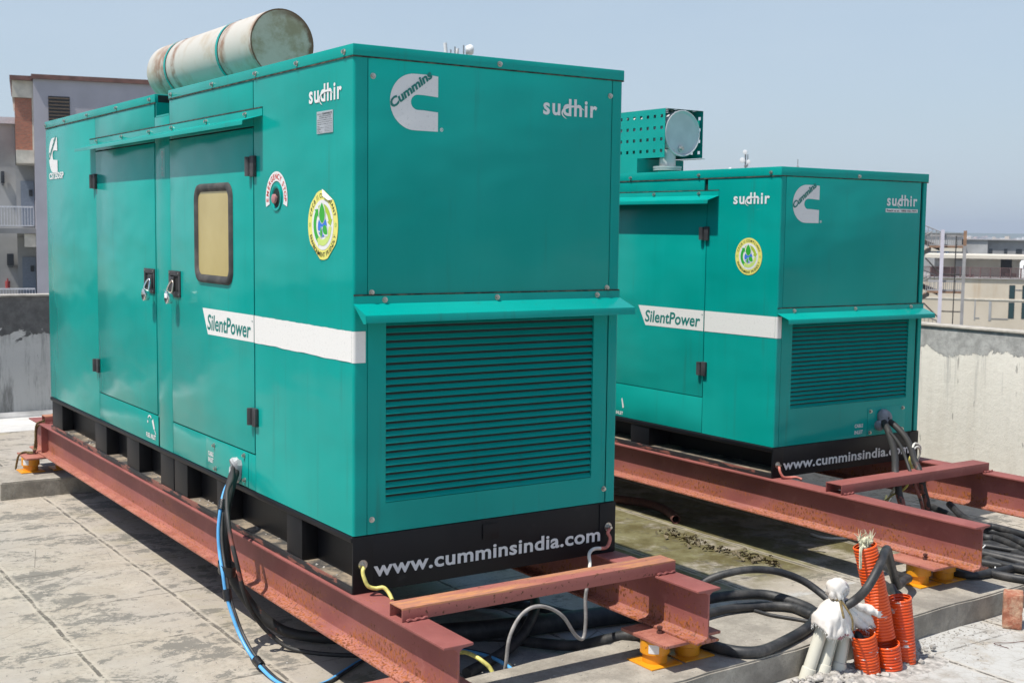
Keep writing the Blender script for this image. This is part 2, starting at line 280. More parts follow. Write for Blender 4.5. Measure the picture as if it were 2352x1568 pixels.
# ------------------------------------------------------------------ mesh helpers
class MB:
    def __init__(s): s.v = []; s.f = []; s.mi = []; s.cur = 0
    def add(s, vs, fs):
        o = len(s.v); s.v += [tuple(p) for p in vs]; s.f += [tuple(i+o for i in f) for f in fs]; s.mi += [s.cur]*len(fs); return s
    def box(s, x0, x1, y0, y1, z0, z1):
        return s.add([(x0, y0, z0), (x1, y0, z0), (x1, y1, z0), (x0, y1, z0), (x0, y0, z1), (x1, y0, z1), (x1, y1, z1), (x0, y1, z1)],
                     [(0, 3, 2, 1), (4, 5, 6, 7), (0, 1, 5, 4), (1, 2, 6, 5), (2, 3, 7, 6), (3, 0, 4, 7)])
    def extr(s, prof, a, b):
        """closed profile list of (p,q); a,b functions giving 3D at both ends"""
        n = len(prof); vs = [a(*p) for p in prof]+[b(*p) for p in prof]
        return s.add(vs, [tuple(range(n-1, -1, -1)), tuple(range(n, 2*n))]+[(i, (i+1) % n, n+(i+1) % n, n+i) for i in range(n)])
    def tube(s, pts, r, seg=10, caps=True):
        P = [Vector(p) for p in pts]; n = len(P); R = r if isinstance(r, (list, tuple)) else [r]*n
        t0 = (P[1]-P[0]).normalized(); up = Vector((0, 0, 1)) if abs(t0.z) < .9 else Vector((1, 0, 0))
        nrm = t0.cross(up).normalized(); vs = []
        for i in range(n):
            t = (P[min(i+1, n-1)]-P[max(i-1, 0)]).normalized(); nrm = (nrm-t*nrm.dot(t)).normalized(); b = t.cross(nrm)
            vs += [P[i]+(nrm*cos(2*pi*j/seg)+b*sin(2*pi*j/seg))*R[i] for j in range(seg)]
        fs = [(i*seg+j, i*seg+(j+1) % seg, (i+1)*seg+(j+1) % seg, (i+1)*seg+j) for i in range(n-1) for j in range(seg)]
        if caps: fs += [tuple(range(seg-1, -1, -1)), tuple((n-1)*seg+j for j in range(seg))]
        return s.add(vs, fs)
    def cyl(s, c, axis, r, h, seg=24, r2=None):
        c = Vector(c); a = Vector(axis).normalized(); return s.tube([c, c+a*h], [r, r if r2 is None else r2], seg)
    def build(s, name, mat, parent=None, bev=0, smooth=False, seg=2, loc=None, autos=None):
        me = bpy.data.meshes.new(name); me.from_pydata(s.v, [], s.f)
        mats = mat if isinstance(mat, (list, tuple)) else [mat]
        for m in mats: me.materials.append(M[m])
        if len(mats) > 1: me.polygons.foreach_set('material_index', s.mi)
        bm = bmesh.new(); bm.from_mesh(me); bmesh.ops.recalc_face_normals(bm, faces=bm.faces)
        if bev:
            es = [e for e in bm.edges if len(e.link_faces) == 2 and e.calc_face_angle(0) > .5]
            bmesh.ops.bevel(bm, geom=es, offset=bev, segments=seg, profile=.6, affect='EDGES', clamp_overlap=True)
        bm.to_mesh(me); bm.free()
        if smooth or bev:
            me.polygons.foreach_set('use_smooth', [True]*len(me.polygons))
            try: me.set_sharp_from_angle(angle=radians(38 if autos is None else autos))
            except Exception: pass
        me.update()
        o = bpy.data.objects.new(name, me); COL.objects.link(o)
        if parent: o.parent = parent
        if loc: o.location = loc
        return o
def tag(o, label, cat, group=None, kind=None):
    if label: o['label'] = label
    if cat: o['category'] = cat
    if group: o['group'] = group
    if kind: o['kind'] = kind
    return o
def thing(name, label, cat, loc=(0, 0, 0), rz=0, group=None):
    o = bpy.data.objects.new(name, None); COL.objects.link(o); o.location = loc; o.rotation_euler = (0, 0, rz); o.empty_display_size = .1
    return tag(o, label, cat, group)
def link_copy(o, parent, loc):
    c = o.copy(); COL.objects.link(c); c.parent = parent; c.location = loc; return c
def cr(pts, n=8):
    P = [Vector(p) for p in pts]; P = [P[0]*2-P[1]]+P+[P[-1]*2-P[-2]]; out = []
    for i in range(1, len(P)-2):
        a, b, c, d = P[i-1:i+3]
        for k in range(n):
            t = k/n; out.append(.5*((2*b)+(c-a)*t+(2*a-5*b+4*c-d)*t*t+(3*b-a-3*c+d)*t**3))
    out.append(P[-2]); return out
def cable(name, pts, r, mat, label=None, cat='cable', parent=None, seg=10, group=None, n=8):
    o = MB().tube(cr(pts, n), r, seg).build(name, mat, parent, smooth=True, autos=60)
    if label: tag(o, label, cat, group)
    return o

# --- lettering: built-in font outlines turned into mesh
_tc = {}
def glyphs(body, bold=0., shear=0., spacing=1.):
    key = (body, bold, shear, spacing)
    if key not in _tc:
        c = bpy.data.curves.new('t', 'FONT'); c.body = body; c.size = 1; c.offset = bold; c.shear = shear; c.resolution_u = 3; c.space_character = spacing
        o = bpy.data.objects.new('t', c); COL.objects.link(o); dg = bpy.context.evaluated_depsgraph_get(); dg.update()
        me = bpy.data.meshes.new_from_object(o.evaluated_get(dg))
        vs = [(v.co.x, v.co.y) for v in me.vertices]; fs = [tuple(p.vertices) for p in me.polygons]
        bpy.data.objects.remove(o); bpy.data.curves.remove(c); bpy.data.meshes.remove(me); _tc[key] = (vs, fs)
    return _tc[key]
def text(mb, body, f, u0, u1, v0, v1, bold=.0, shear=0., spacing=1., warp=None):
    """fit lettering into the box u0..u1, v0..v1 of the surface f(u,v)->3D"""
    vs, fs = glyphs(body, bold, shear, spacing)
    xa, xb = min(p[0] for p in vs), max(p[0] for p in vs); ya, yb = min(p[1] for p in vs), max(p[1] for p in vs)
    q = [(u0+(x-xa)/(xb-xa)*(u1-u0), v0+(y-ya)/(yb-ya)*(v1-v0)) for x, y in vs]
    if warp: q = [warp(*p) for p in q]
    mb.add([f(*p) for p in q], fs)
def poly(mb, pts, f, d=0.):
    mb.add([f(u, v) for u, v in pts], [tuple(range(len(pts)))])
def arc(cx, cy, r, a0, a1, n=24): return [(cx+r*cos(radians(a0+(a1-a0)*i/n)), cy+r*sin(radians(a0+(a1-a0)*i/n))) for i in range(n+1)]
def band(mb, f, cx, cy, r0, r1, a0, a1, n=32):
    A = arc(cx, cy, r0, a0, a1, n); B = arc(cx, cy, r1, a0, a1, n)
    mb.add([f(*p) for p in A]+[f(*p) for p in B], [(i, i+1, n+2+i, n+1+i) for i in range(n)])
def arctext(mb, body, f, cx, cy, r, a_mid, a_span, h, bold=.012, inward=False):
    """letters along an arc: a_mid centre angle in degrees, reading clockwise (top) or counter-clockwise (bottom)"""
    n = len(body); W_ = [.32 if ch in 'I1 ' else (.85 if ch in 'MW' else .66) for ch in body]; tot = sum(W_); x = 0
    for ch, w in zip(body, W_):
        t = (x+w/2)/tot-.5; x += w
        if ch == ' ': continue
        a = radians(a_mid-t*a_span) if not inward else radians(a_mid+t*a_span)
        vs, fs = glyphs(ch, bold); s = h/.73
        mx = (min(p[0] for p in vs)+max(p[0] for p in vs))/2
        if not inward: er, et = (cos(a), sin(a)), (sin(a), -cos(a))
        else: er, et = (-cos(a), -sin(a)), (-sin(a), cos(a))
        pts = []
        for px, py in vs:
            X, Y = (px-mx)*s, (py-.36)*s
            pts.append(f(cx+cos(a)*r+et[0]*X+er[0]*Y, cy+sin(a)*r+et[1]*X+er[1]*Y))
        mb.add(pts, fs)
def leaf(cx, cy, L, Wd, ang, n=14):
    P = []
    for i in range(n+1):
        t = i/n; w = Wd*sin(pi*t**.8)**.8 if 0 < t < 1 else 0; P.append((t*L, w))
    for i in range(n-1, 0, -1):
        t = i/n; P.append((t*L, -Wd*sin(pi*t**.8)**.8))
    a = radians(ang); return [(cx+x*cos(a)-y*sin(a), cy+x*sin(a)+y*cos(a)) for x, y in P]

# ------------------------------------------------------------------ sticker builders (u runs rightwards seen from outside)
def side_f(d=.0015, x0=0.): return lambda u, v: (x0-d, u, v)       # u is y (decreasing to the viewer's right)
def front_f(d=.0015): return lambda u, v: (u, -d, v)

def c_logo(root, F, u0, u1, z0, z1, flip, reg=True, peel=0.):
    """white C shaped badge; F(d) gives a surface function; flip: u decreases to the right"""
    W_, H_ = (u1-u0), (z1-z0)
    def T(d): 
        g = F(d); return (lambda a, b: g(u1-a*W_ if flip else u0+a*W_, z0+b*H_))
    mb = MB(); N = 26
    outer = [(1, .985), (.82, 1)]+[(.50+.50*cos(t), .5+.5*sin(t)) for t in [pi/2+i*pi/N for i in range(N+1)]]+[(.86, .0), (1, 0)]
    inner = [(1, .615), (.70, .635)]+[(.58-.15*sin(i*pi/N), .5+.135*cos(i*pi/N)) for i in range(N+1)]+[(.7, .365), (1, .345)]
    nO, nI = len(outer), len(inner); m = 60
    def res(P):
        L = [0]
        for i in range(1, len(P)): L.append(L[-1]+math.dist(P[i], P[i-1]))
        out = []
        for k in range(m+1):
            t = L[-1]*k/m; i = next((j for j in range(1, len(L)) if L[j] >= t-1e-9), len(L)-1)
            w = (t-L[i-1])/max(1e-9, L[i]-L[i-1]); out.append((P[i-1][0]+(P[i][0]-P[i-1][0])*w, P[i-1][1]+(P[i][1]-P[i-1][1])*w))
        return out
    O, I = res(outer), res(inner); f = T(.0015)
    def lift(a, b):
        return .0015+peel*max(0, (b < .2)*(.75-a)*.5+(a < .1)*.1)*(.2-b if b < .2 else .05)*.35
    vs = [T(lift(*p))(*p) for p in O]+[f(*p) for p in I]
    mb.add(vs, [(i, i+1, m+2+i, m+1+i) for i in range(m)])
    o = mb.build('logo_sticker', 'vinyl_white', root)
    t = MB(); g = T(.0032)
    L_ = 1.19; a = radians(36); sc_ = H_/W_
    def warp(u, v):   # text set along a rising diagonal
        return (.055+u*cos(a)-v*sin(a)*.9, .355+(u*sin(a)+v*cos(a)))
    text(t, 'Cummins', lambda p, q: g(*warp(p, q)), 0, L_*.87, 0, .175, .04, .12)
    t.build('lettering', 'ink_teal', o)
    if reg:
        r_ = MB(); band(r_, T(.0016), 1.08, .04, .024, .034, 0, 360, 24); text(r_, 'R', T(.0016), 1.064, 1.096, .022, .06, .02)
        r_.build('lettering', 'vinyl_white', root)
def sudhir(root, F, u0, u1, z0, z1, flip):
    W_, H_ = u1-u0, z1-z0
    def T(d):
        g = F(d); return lambda a, b: g(u1-a*W_ if flip else u0+a*W_, z0+b*H_)
    mb = MB(); text(mb, 'sudhir', T(.0016), 0, 1, .12, 1, .024, 0, 1.16)
    mb.build('maker_lettering', 'vinyl_white', root)
    sw = MB(); P = []; Q = []
    for i in range(25):
        t = i/24; a = radians(235-205*t); cx, cy = .565, .27
        rx, ry = .225, .36
        w = .055*sin(pi*min(1, t*1.0))**.7
        P.append((cx+(rx+w*.30)*cos(a), cy+(ry+w)*sin(a))); Q.append((cx+(rx-w*.30)*cos(a), cy+(ry-w)*sin(a)))
    f = T(.0034); sw.add([f(*p) for p in P]+[f(*p) for p in Q], [(i, i+1, 26+i, 25+i) for i in range(24)])
    sw.build('swoosh', 'vinyl_white', root)
def emblem(root, F, cu, cz, R, flip, peel=False):
    s = -1 if flip else 1
    def T(d):
        g = F(d); return lambda a, b: g(cu+s*a*R, cz+b*R)
    A = [(cos(2*pi*i/64), sin(2*pi*i/64)) for i in range(64)]
    if peel:
        def clip(P, nx, ny, d):
            out = []
            for i in range(len(P)):
                p, q = P[i], P[(i+1) % len(P)]; a_, b_ = nx*p[0]+ny*p[1]-d, nx*q[0]+ny*q[1]-d
                if a_ <= 0: out.append(p)
                if a_*b_ < 0: t = a_/(a_-b_); out.append((p[0]+(q[0]-p[0])*t, p[1]+(q[1]-p[1])*t))
            return out
        for n_ in ((.42, .907, .935), (-.60, .80, .975), (-.56, -.83, .925), (.62, -.785, .945)): A = clip(A, *n_)
    b = MB(); poly(b, A, T(.0014)); o = b.build('compliance_sticker', 'vinyl_yellow', root)
    if peel:
        c = MB(); c.add([T(.002)(*p) for p in ((-.04, 1.03), (.66, .72))]+[T(.009)(.46, .70), T(.012)(.14, .82)], [(0, 1, 2, 3)]); c.build('peeled_edge', 'vinyl_white', o)
        c = MB(); c.add([T(.002)(*p) for p in ((-.72, -.62), (-.04, -1.07))]+[T(.009)(-.07, -.98), T(.008)(-.62, -.62)], [(0, 1, 2, 3)]); c.build('peeled_edge', 'vinyl_white', o)
    b = MB(); poly(b, [(x*.72, y*.72) for x, y in [(cos(2*pi*i/48), sin(2*pi*i/48)) for i in range(48)]], T(.0022)); b.build('inner_disc', 'vinyl_white', o)
    def ringarrow(a0, a1, r0, r1, mat, d=.003):
        b = MB(); band(b, T(d), 0, 0, r0, r1, a0, a1, 24)
        a = radians(a1); e = 1 if a1 > a0 else -1; rm = (r0+r1)/2; hw = (r1-r0)*.95
        tip = (rm*cos(a)-e*.17*sin(a), rm*sin(a)+e*.17*cos(a))
        b.add([T(d+.0002)(*p) for p in ((cos(a)*(rm-hw), sin(a)*(rm-hw)), (cos(a)*(rm+hw), sin(a)*(rm+hw)), tip)], [(0, 1, 2)])
        b.build('arrow', mat, o)
    ringarrow(245, 140, .42, .60, 'vinyl_green'); ringarrow(118, 15, .42, .60, 'vinyl_lime'); ringarrow(-5, -112, .42, .60, 'vinyl_pale_lime')
    b = MB(); poly(b, arc(0, -.05, .30, 0, 360, 32)[:-1], T(.0032)); b.build('globe', 'vinyl_blue', o)
    for (x, y, L_, w, an) in ((0, .04, .60, .19, 92), (.06, -.04, .36, .13, -38), (-.06, -.36, .30, .07, 92)):
        b = MB(); poly(b, leaf(x, y-.02, L_*1.12, w*1.2, an), T(.0038)); b.build('leaf_outline', 'vinyl_white', o)
        b = MB(); poly(b, leaf(x, y, L_, w, an), T(.0044)); b.build('leaf', 'vinyl_green', o)
    b = MB(); band(b, T(.0037), -.18, .02, .20, .235, -150, -20, 16); b.build('globe_line', 'vinyl_white', o)
    b = MB(); arctext(b, 'CPCB II COMPLIANT', T(.0022), 0, 0, .85, 90, 148, .135); b.build('lettering', 'ink_black', o)
    b = MB(); arctext(b, 'ENVIRONMENT FRIENDLY', T(.0022), 0, 0, .85, -90, 142, .135, inward=True); b.build('lettering', 'ink_black', o)
    b = MB()
    for sx in (-1, 1):
        for k_ in range(8):
            a = k_*pi/4; cx = sx*.86
            poly(b, [(cx+.02*cos(a), .0+.02*sin(a)), (cx+.065*cos(a-.2), .065*sin(a-.2)), (cx+.065*cos(a+.2), .065*sin(a+.2))], T(.0022))
    b.build('star', 'vinyl_green', o)

# ------------------------------------------------------------------ generator builder
def bolt_proto(root, loc, axis):
    mb = MB(); a = Vector(axis)
    mb.cyl((0, 0, 0), a, .0125, .0025, 16); mb.cyl(a*.0025, a, .0095, .009, 6, .0088); mb.cyl(a*.0115, a, .0055, .002, 8)
    return mb.build('bolt', 'steel_bolt', root, smooth=True, loc=loc)
def hinge(root, y, z0, z1, right=True):
    mb = MB(); e = 1 if right else -1
    mb.cyl((-.016, y, z0), (0, 0, 1), .016, z1-z0, 16); mb.build('hinge_knuckle', 'rubber', root, smooth=True)
def make_hinge(parent, y0, y1, z0, z1):
    mb = MB(); ym = (y0+y1)/2
    mb.box(-.020, -.0015, y0, ym-.003, z0, z1); o = mb.build('hinge', 'rubber', parent, bev=.004)
    k = MB(); k.tube([(-.015, ym+.020, z0+.004), (-.015, ym+.020, z1-.004)], .018, 14); k.build('knuckle', 'rubber', o, smooth=True)
    return o
def latch(parent, y0, y1, z0, z1, hy, open_right):
    """recessed black paddle latch with a raised rim"""
    b = MB(); t = .013
    b.box(-.010, -.001, y0, y1, z1-.028, z1); b.box(-.010, -.001, y0, y1, z0, z0+.030)
    b.box(-.010, -.001, y0, y0+.026, z0+.030, z1-.028); b.box(-.010, -.001, y1-.026, y1, z0+.030, z1-.028)
    o = b.build('latch', 'rubber', parent, bev=.003)
    b = MB(); b.box(-.0025, -.0008, y0+.026, y1-.026, z0+.030, z1-.028); b.build('latch_recess', 'gasket', o)
    b = MB(); b.box(-.016, -.003, hy-.035, hy+.035, z0+.030, z1-.034); b.build('paddle', 'rubber', o, bev=.004)
    for yy in (y0+.02, y1-.02):
        b = MB(); b.cyl((-.010, yy, z1-.013), (-1, 0, 0), .005, .003, 8); b.build('screw', 'steel_bolt', o)
    b = MB(); b.cyl((-.010, y0+.018, z0+.014), (-1, 0, 0), .005, .003, 8); b.build('screw', 'steel_bolt', o)
def panel(root, name, y0, y1, z0, z1, x0=0., t=.012, mat='teal_paint', bev=.0022):
    return MB().box(x0, x0+t, y0, y1, z0, z1).build(name, mat, root, bev=bev)
def visor(root, name, axis, a0, a1, z_top, z_mid, z_lip, z_low, out, strip=.003):
    """sheet metal rain visor: bolted strip, sloping sheet, turned-down lip; axis 'y' on the long side, 'x' on the front"""
    th = .003
    outer = [(strip, z_top), (strip, z_mid), (out, z_lip), (out+.002, z_low)]
    inner = [(out+.002-th, z_low), (out-th, z_lip-th), (strip-.001, z_mid-th), (.0005, z_mid-th), (.0005, z_top)]
    P = outer+inner
    if axis == 'y': A = lambda p, q: (-p, a0, q); B = lambda p, q: (-p, a1, q)
    else: A = lambda p, q: (a0, -p, q); B = lambda p, q: (a1, -p, q)
    return MB().extr(P, A, B).build(name, 'teal_paint', root, bev=.0012, seg=2)
def base_frame(root, W, L, hb, posts, hasblack=True, rail=.03, web=.085):
    f = MB(); f.box(.0, W, 0, .012, .0, hb-.004)
    o = f.build('base_front_plate', 'black_paint', root, bev=.002)
    for a_, b_ in ((-.003, .092), (W-.092, W+.003)): MB().box(a_, b_, -.004, -.0005, .003, hb-.006).build('corner_plate', 'black_paint', root, bev=.001)
    for sx in (0, 1):
        X = lambda a, b: (min(a, b), max(a, b))
        def bx(mb, xa, xb, y0, y1, z0, z1):
            if sx: xa, xb = W-xb, W-xa
            mb.box(xa, xb, y0, y1, z0, z1)
        r_ = MB(); bx(r_, -.007, .05, .004, L, hb-rail, hb-.003); r_.build('top_rail', 'black_paint', root, bev=.008, seg=3)
        s_ = MB(); bx(s_, web, web+.01, .013, L-.02, .012, hb-rail-.002); s_.build('side_web', 'black_paint', root)
        s_ = MB(); bx(s_, -.004, .004, .004, L, .0, .032); s_.build('bottom_lip', 'black_chipped', root, bev=.0015)
        s_ = MB(); bx(s_, .0045, web-.001, .013, L-.02, .004, .026)
        s_.build('bottom_flange', 'dust', root)
        for (y0, y1) in posts:
            p = MB(); bx(p, .002, web-.002, y0, y1, .027, hb-rail-.0015); p.build('post', 'black_paint', root, bev=.003)
    b = MB(); b.box(.01, W-.01, L-.012, L, 0, hb-.004); b.build('base_rear_plate', 'black_paint', root)
    s_ = MB(); s_.box(.03, W-.03, .02, L-.02, hb-.02, hb-.006); s_.build('base_pan', 'black_paint', root)
def louvre_panel(root, x0, x1, z0, z1, ox0, ox1, oz0, oz1, n, name='louvre_panel'):
    mb = MB(); t = .012
    mb.box(x0, ox0, .0, t, z0, z1); mb.box(ox1, x1, .0, t, z0, z1); mb.box(ox0, ox1, .0, t, z0, oz0); mb.box(ox0, ox1, .0, t, oz1, z1)
    o = mb.build(name, 'teal_paint', root)
    r = MB(); r.box(ox0-.02, ox1+.02, .062, .066, oz0-.02, oz1+.02); r.build('louvre_backing', 'gasket', o)
    pitch = (oz1-oz0)/n
    for i in range(n):
        zb = oz0+i*pitch+.003
        P = [(-.001, zb), (-.001, zb+.0015), (.0008, zb+.003), (.030, zb+pitch*1.16), (.0315, zb+pitch*1.16-.001), (.0022, zb+.0012), (.001, zb)]
        s_ = MB().extr(P, lambda p, q: (ox0+.001, p, q), lambda p, q: (ox1-.001, p, q)).build('louvre_slat', 'teal_paint', o)
    return o

G1 = thing('generator_set', 'larger teal generator in front, grey tank muffler on its roof, amber window', 'generator')
def gen_one(g):
    W, L, hb, ht = 1.40, 5.07, .25, 2.293
    zc = 2.245; zd = .431
    core = MB(); core.box(.014, W-.014, .014, 2.287, hb, ht-.006); core.box(.10, W-.014, 2.287, 2.52, hb, ht-.006); core.box(.014, .10, 2.287, 2.52, hb, 2.165)
    core.box(.014, W-.014, 2.52, L-.014, hb, ht-.006); core.build('canopy_core', 'teal_core', g)
    # corner panels wrap round the front corners
    for s in (0, 1):
        P = [(0, 1.060), (0, .012)]+[(.012-.012*cos(a), .012-.012*sin(a)) for a in [i*pi/2/6 for i in range(1, 6)]]+[(.012, 0), (.0635, 0), (.0635, .012), (.0125, .0125), (.012, 1.060)]
        P = [(W-p, q) if s else (p, q) for p, q in P]
        o = MB().extr(P, lambda p, q: (p, q, hb), lambda p, q: (p, q, zc+.03)).build('corner_panel', 'teal_paint', g, smooth=True, autos=50)
    panel(g, 'rear_panel', 3.768, L, hb, zc+.03)
    panel(g, 'far_side_panel', 1.065, L, hb, zc+.03, x0=W-.012)
    MB().box(.012, W-.012, L-.012, L, hb, zc+.03).build('back_panel', 'teal_paint', g)
    panel(g, 'fascia_panel', 2.550, 3.764, 2.098, zc+.03); panel(g, 'fascia_panel', 1.071, 2.284, 2.098, zc+.03)
    panel(g, 'centre_post', 2.288, 2.546, hb, 2.160); panel(g, 'door_header', 1.066, 2.284, 2.024, 2.094); panel(g, 'door_header', 2.550, 3.764, 2.024, 2.094)
    panel(g, 'fuel_panel', 2.520, 3.764, hb, zd-.003)
    cp = panel(g, 'sill_panel', 1.064, 2.284, hb, zd-.003)
    plate = MB().box(-.003, -.0003, 1.155, 1.745, .254, zd-.004).build('cable_cover', 'teal_paint', g, bev=.001)
    d1 = panel(g, 'door', 2.553, 3.760, zd+.004, 2.016, x0=-.002)
    d2 = panel(g, 'door', 1.070, 2.281, zd+.004, 2.016, x0=-.002)
    # window of the near door
    def rrect(y0, y1, z0, z1, r, n=6):
        P = []
        for cx, cy, a0 in ((y1-r, z1-r, 0), (y0+r, z1-r, 90), (y0+r, z0+r, 180), (y1-r, z0+r, 270)): P += arc(cx, cy, r, a0, a0+90, n)
        return P
    A = rrect(1.333, 1.872, 1.246, 1.765, .075); B = rrect(1.380, 1.825, 1.290, 1.722, .045); n = len(A)
    fr = MB(); m_ = [((a[0]*.6+b[0]*.4), (a[1]*.6+b[1]*.4)) for a, b in zip(A, B)]; m2 = [((a[0]*.25+b[0]*.75), (a[1]*.25+b[1]*.75)) for a, b in zip(A, B)]
    rings = [[(-.001, *p) for p in A], [(-.013, a[0]*.88+b[0]*.12, a[1]*.88+b[1]*.12) for a, b in zip(A, B)], [(-.018, *p) for p in m_], [(-.014, *p) for p in m2], [(-.003, *p) for p in B]]
    fr.add([p for r_ in rings for p in r_], [(k_*n+i, k_*n+(i+1) % n, (k_+1)*n+(i+1) % n, (k_+1)*n+i) for k_ in range(4) for i in range(n)])
    wf = fr.build('window_frame', 'window_rubber', d2, smooth=True, autos=70)
    pn = MB(); pn.add([(-.004, *p) for p in B], [tuple(range(n))]); pn.build('window_pane', 'amber_pane', d2)
    make_hinge(d1, 3.730, 3.835, 1.776, 1.874); make_hinge(d1, 3.728, 3.835, .564, .655)
    make_hinge(d2, 1.028, 1.125, 1.782, 1.882); make_hinge(d2, 1.019, 1.117, .575, .665)
    latch(d1, 2.562, 2.752, 1.147, 1.291, 2.625, 1); latch(d2, 2.118, 2.306, 1.147, 1.293, 2.245, 0)
    # front
    MB().box(.0665, W-.058, 0, .012, 1.268, zc+.03).build('front_panel', 'teal_paint', g, bev=.0022)
    louvre_panel(g, .0665, W-.058, hb, 1.262, .153, 1.254, .378, 1.165, 25)
    # roof cap
    rf = MB(); rf.box(-.005, W+.005, -.005, 2.287, 2.246, 2.293)
    rf.build('roof_cap', 'teal_paint', g, bev=.004)
    rf = MB(); rf.box(-.005, W+.005, 2.521, L+.005, 2.246, 2.293); rf.build('roof_cap', 'teal_paint', g, bev=.004)
    rf = MB(); rf.box(.10, W+.005, 2.288, 2.520, 2.250, 2.289); rf.build('roof_strip', 'teal_paint', g, bev=.002)
    nt_ = MB(); nt_.box(-.001, .099, 2.290, 2.518, 2.158, 2.168); nt_.box(.094, .099, 2.290, 2.518, 2.1685, 2.249); nt_.box(.0, .093, 2.512, 2.518, 2.1685, 2.245); nt_.build('lifting_notch', 'teal_paint', g)
    sl = MB(); sl.box(-.0042, W+.0042, -.0042, 2.286, 2.2405, 2.2455); sl.build('cap_seal', 'grime_seal', g); sl = MB(); sl.box(-.0042, W+.0042, 2.522, L+.004, 2.2405, 2.2455); sl.build('cap_seal', 'grime_seal', g)
    sl = MB(); sl.box(.0, W, -.0045, -.0005, 1.2635, 1.2695); sl.build('visor_seal', 'grime_seal', g); sl = MB(); sl.box(-.0045, -.0005, .951, 3.889, 2.1025, 2.1075); sl.build('visor_seal', 'grime_seal', g)
    # visors
    visor(g, 'side_visor', 'y', .951, 3.889, 2.103, 2.068, 2.040, 2.018, .102)
    visor(g, 'front_visor', 'x', .0, W+.004, 1.264, 1.231, 1.190, 1.158, .120)
    fl = MB(); fl.extr([(-.004, 1.231), (-.118, 1.190), (-.120, 1.156), (-.100, 1.154)], lambda p, q: (-.0035, p, q), lambda p, q: (-.0010, p, q)); fl.build('visor_end', 'teal_paint', g)
    # bolts
    b0 = bolt_proto(g, (-.0055, 5.045, 2.264), (-1, 0, 0))
    for y in (4.51, 3.93, 3.27, 2.61, 2.238, 1.597, 1.023, .548, .074): link_copy(b0, g, (-.0055, y, 2.266))
    for y in (3.718, 3.17, 2.635, 2.237, 1.697, 1.156): link_copy(b0, g, (-.0035, y, 2.084))
    for y, z in ((1.20, .408), (1.195, .285), (1.62, .395), (1.60, .275)): link_copy(b0, g, (-.0035, y, z))
    b1 = bolt_proto(g, (.707, -.0055, 2.266), (0, -1, 0))
    for x, z in ((.088, 2.168), (1.325, 2.170), (.084, 1.277), (1.326, 1.278), (.087, .313), (1.329, .315)): link_copy(b1, g, (x, -.0005, z))
    for x in (.145, .708, 1.267): link_copy(b1, g, (x, -.0035, 1.246))
    # muffler: drum, end cap, straps
    def drum(y0, y1, r, xc, zc_, dome):
        P = [(xc, y0, zc_), (xc, y1, zc_)]; R = [r, r]
        if dome:
            for t in (.25, .5, .75, .9, 1.): P.append((xc, y1+.09*sin(t*pi/2), zc_)); R.append(r*max(.02, cos(t*pi/2)**.6))
        return P, R
    P, R = drum(2.335, 4.24, .2, .7, 2.62, True)
    mu = MB().tube(P, R, 56, caps=False).build('muffler', 'muffler_skin', g, smooth=True, autos=50)
    e = MB(); e.add([(.7+.2*cos(2*pi*i/56), 2.334, 2.62+.2*sin(2*pi*i/56)) for i in range(56)], [tuple(range(56))]); e.build('end_cap', 'muffler_end', mu)
    for y in (2.86, 3.84):
        s = MB(); A_ = [(.7+.2055*cos(a), y, 2.62+.2055*sin(a)) for a in [2*pi*i/48 for i in range(48)]]
        B_ = [(p[0], y+.035, p[2]) for p in A_]; s.add(A_+B_, [(i, (i+1) % 48, 48+(i+1) % 48, 48+i) for i in range(48)]); s.build('strap', 'teal_paint', mu, smooth=True)
        c = MB(); c.extr([(.58, 2.294), (.82, 2.294), (.82, 2.440), (.70, 2.412), (.58, 2.440)], lambda p, q: (p, y-.01, q), lambda p, q: (p, y+.045, q)); c.build('saddle', 'teal_paint', mu)
    pp = MB(); pp.cyl((.7, 4.0, 2.29), (0, 0, 1), .05, .14, 20); pp.build('exhaust_pipe', 'galvanised', mu, smooth=True)
    # base
    base_frame(g, W, L, hb, [(4.76, 5.045), (3.63, 3.895), (2.93, 3.18), (2.29, 2.52), (2.06, 2.275), (1.45, 1.60), (.525, .694)])
    hd = MB(); hd.box(.645, .731, -.006, -.0045, .155, .225); hd.build('forklift_cover', 'black_paint', g, bev=.001)
    # markings on the long side
    S = lambda d: side_f(d+.001)
    c_logo(g, S, 4.735, 4.975, 1.915, 2.165, True, False)
    b = MB(); text(b, 'CS125D5P', lambda u, v: (-.0035, 9.545-u, v), 4.57, 4.975, 1.868, 1.915, .04); b.build('lettering', 'vinyl_white', g)
    sudhir(g, S, .105, .427, 2.068, 2.155, True)
    rp = MB().box(-.0035, -.0005, .188, .346, 1.946, 2.040).build('rating_plate', 'plate_metal', g)
    b = MB(); fl_ = lambda u, v: (-.0042, .534-u, v)
    text(b, 'SUDHIR POWER LTD', fl_, .245, .338, 2.024, 2.033, .02); text(b, 'MANUFACTURED BY :', fl_, .194, .240, 2.025, 2.030)
    for i, s_ in enumerate(('UNIT III SIPCI KARTHOLI', 'BARI BRAHMANA, JAMMU - 181133 (J&K)', 'The Product conforms to the ENVIRONMENT (Protection) Rules 1986', 'and notification No. GSR 371 (E) dated 17th May 2002, Noise Limit', 'for Diesel generator sets up to 1000 KVA, 75dB at 1 metre Distance')):
        text(b, s_, fl_, .215 if i < 2 else .194, .330 if i < 2 else .340, 2.016-i*.0085, 2.0215-i*.0085, .01)
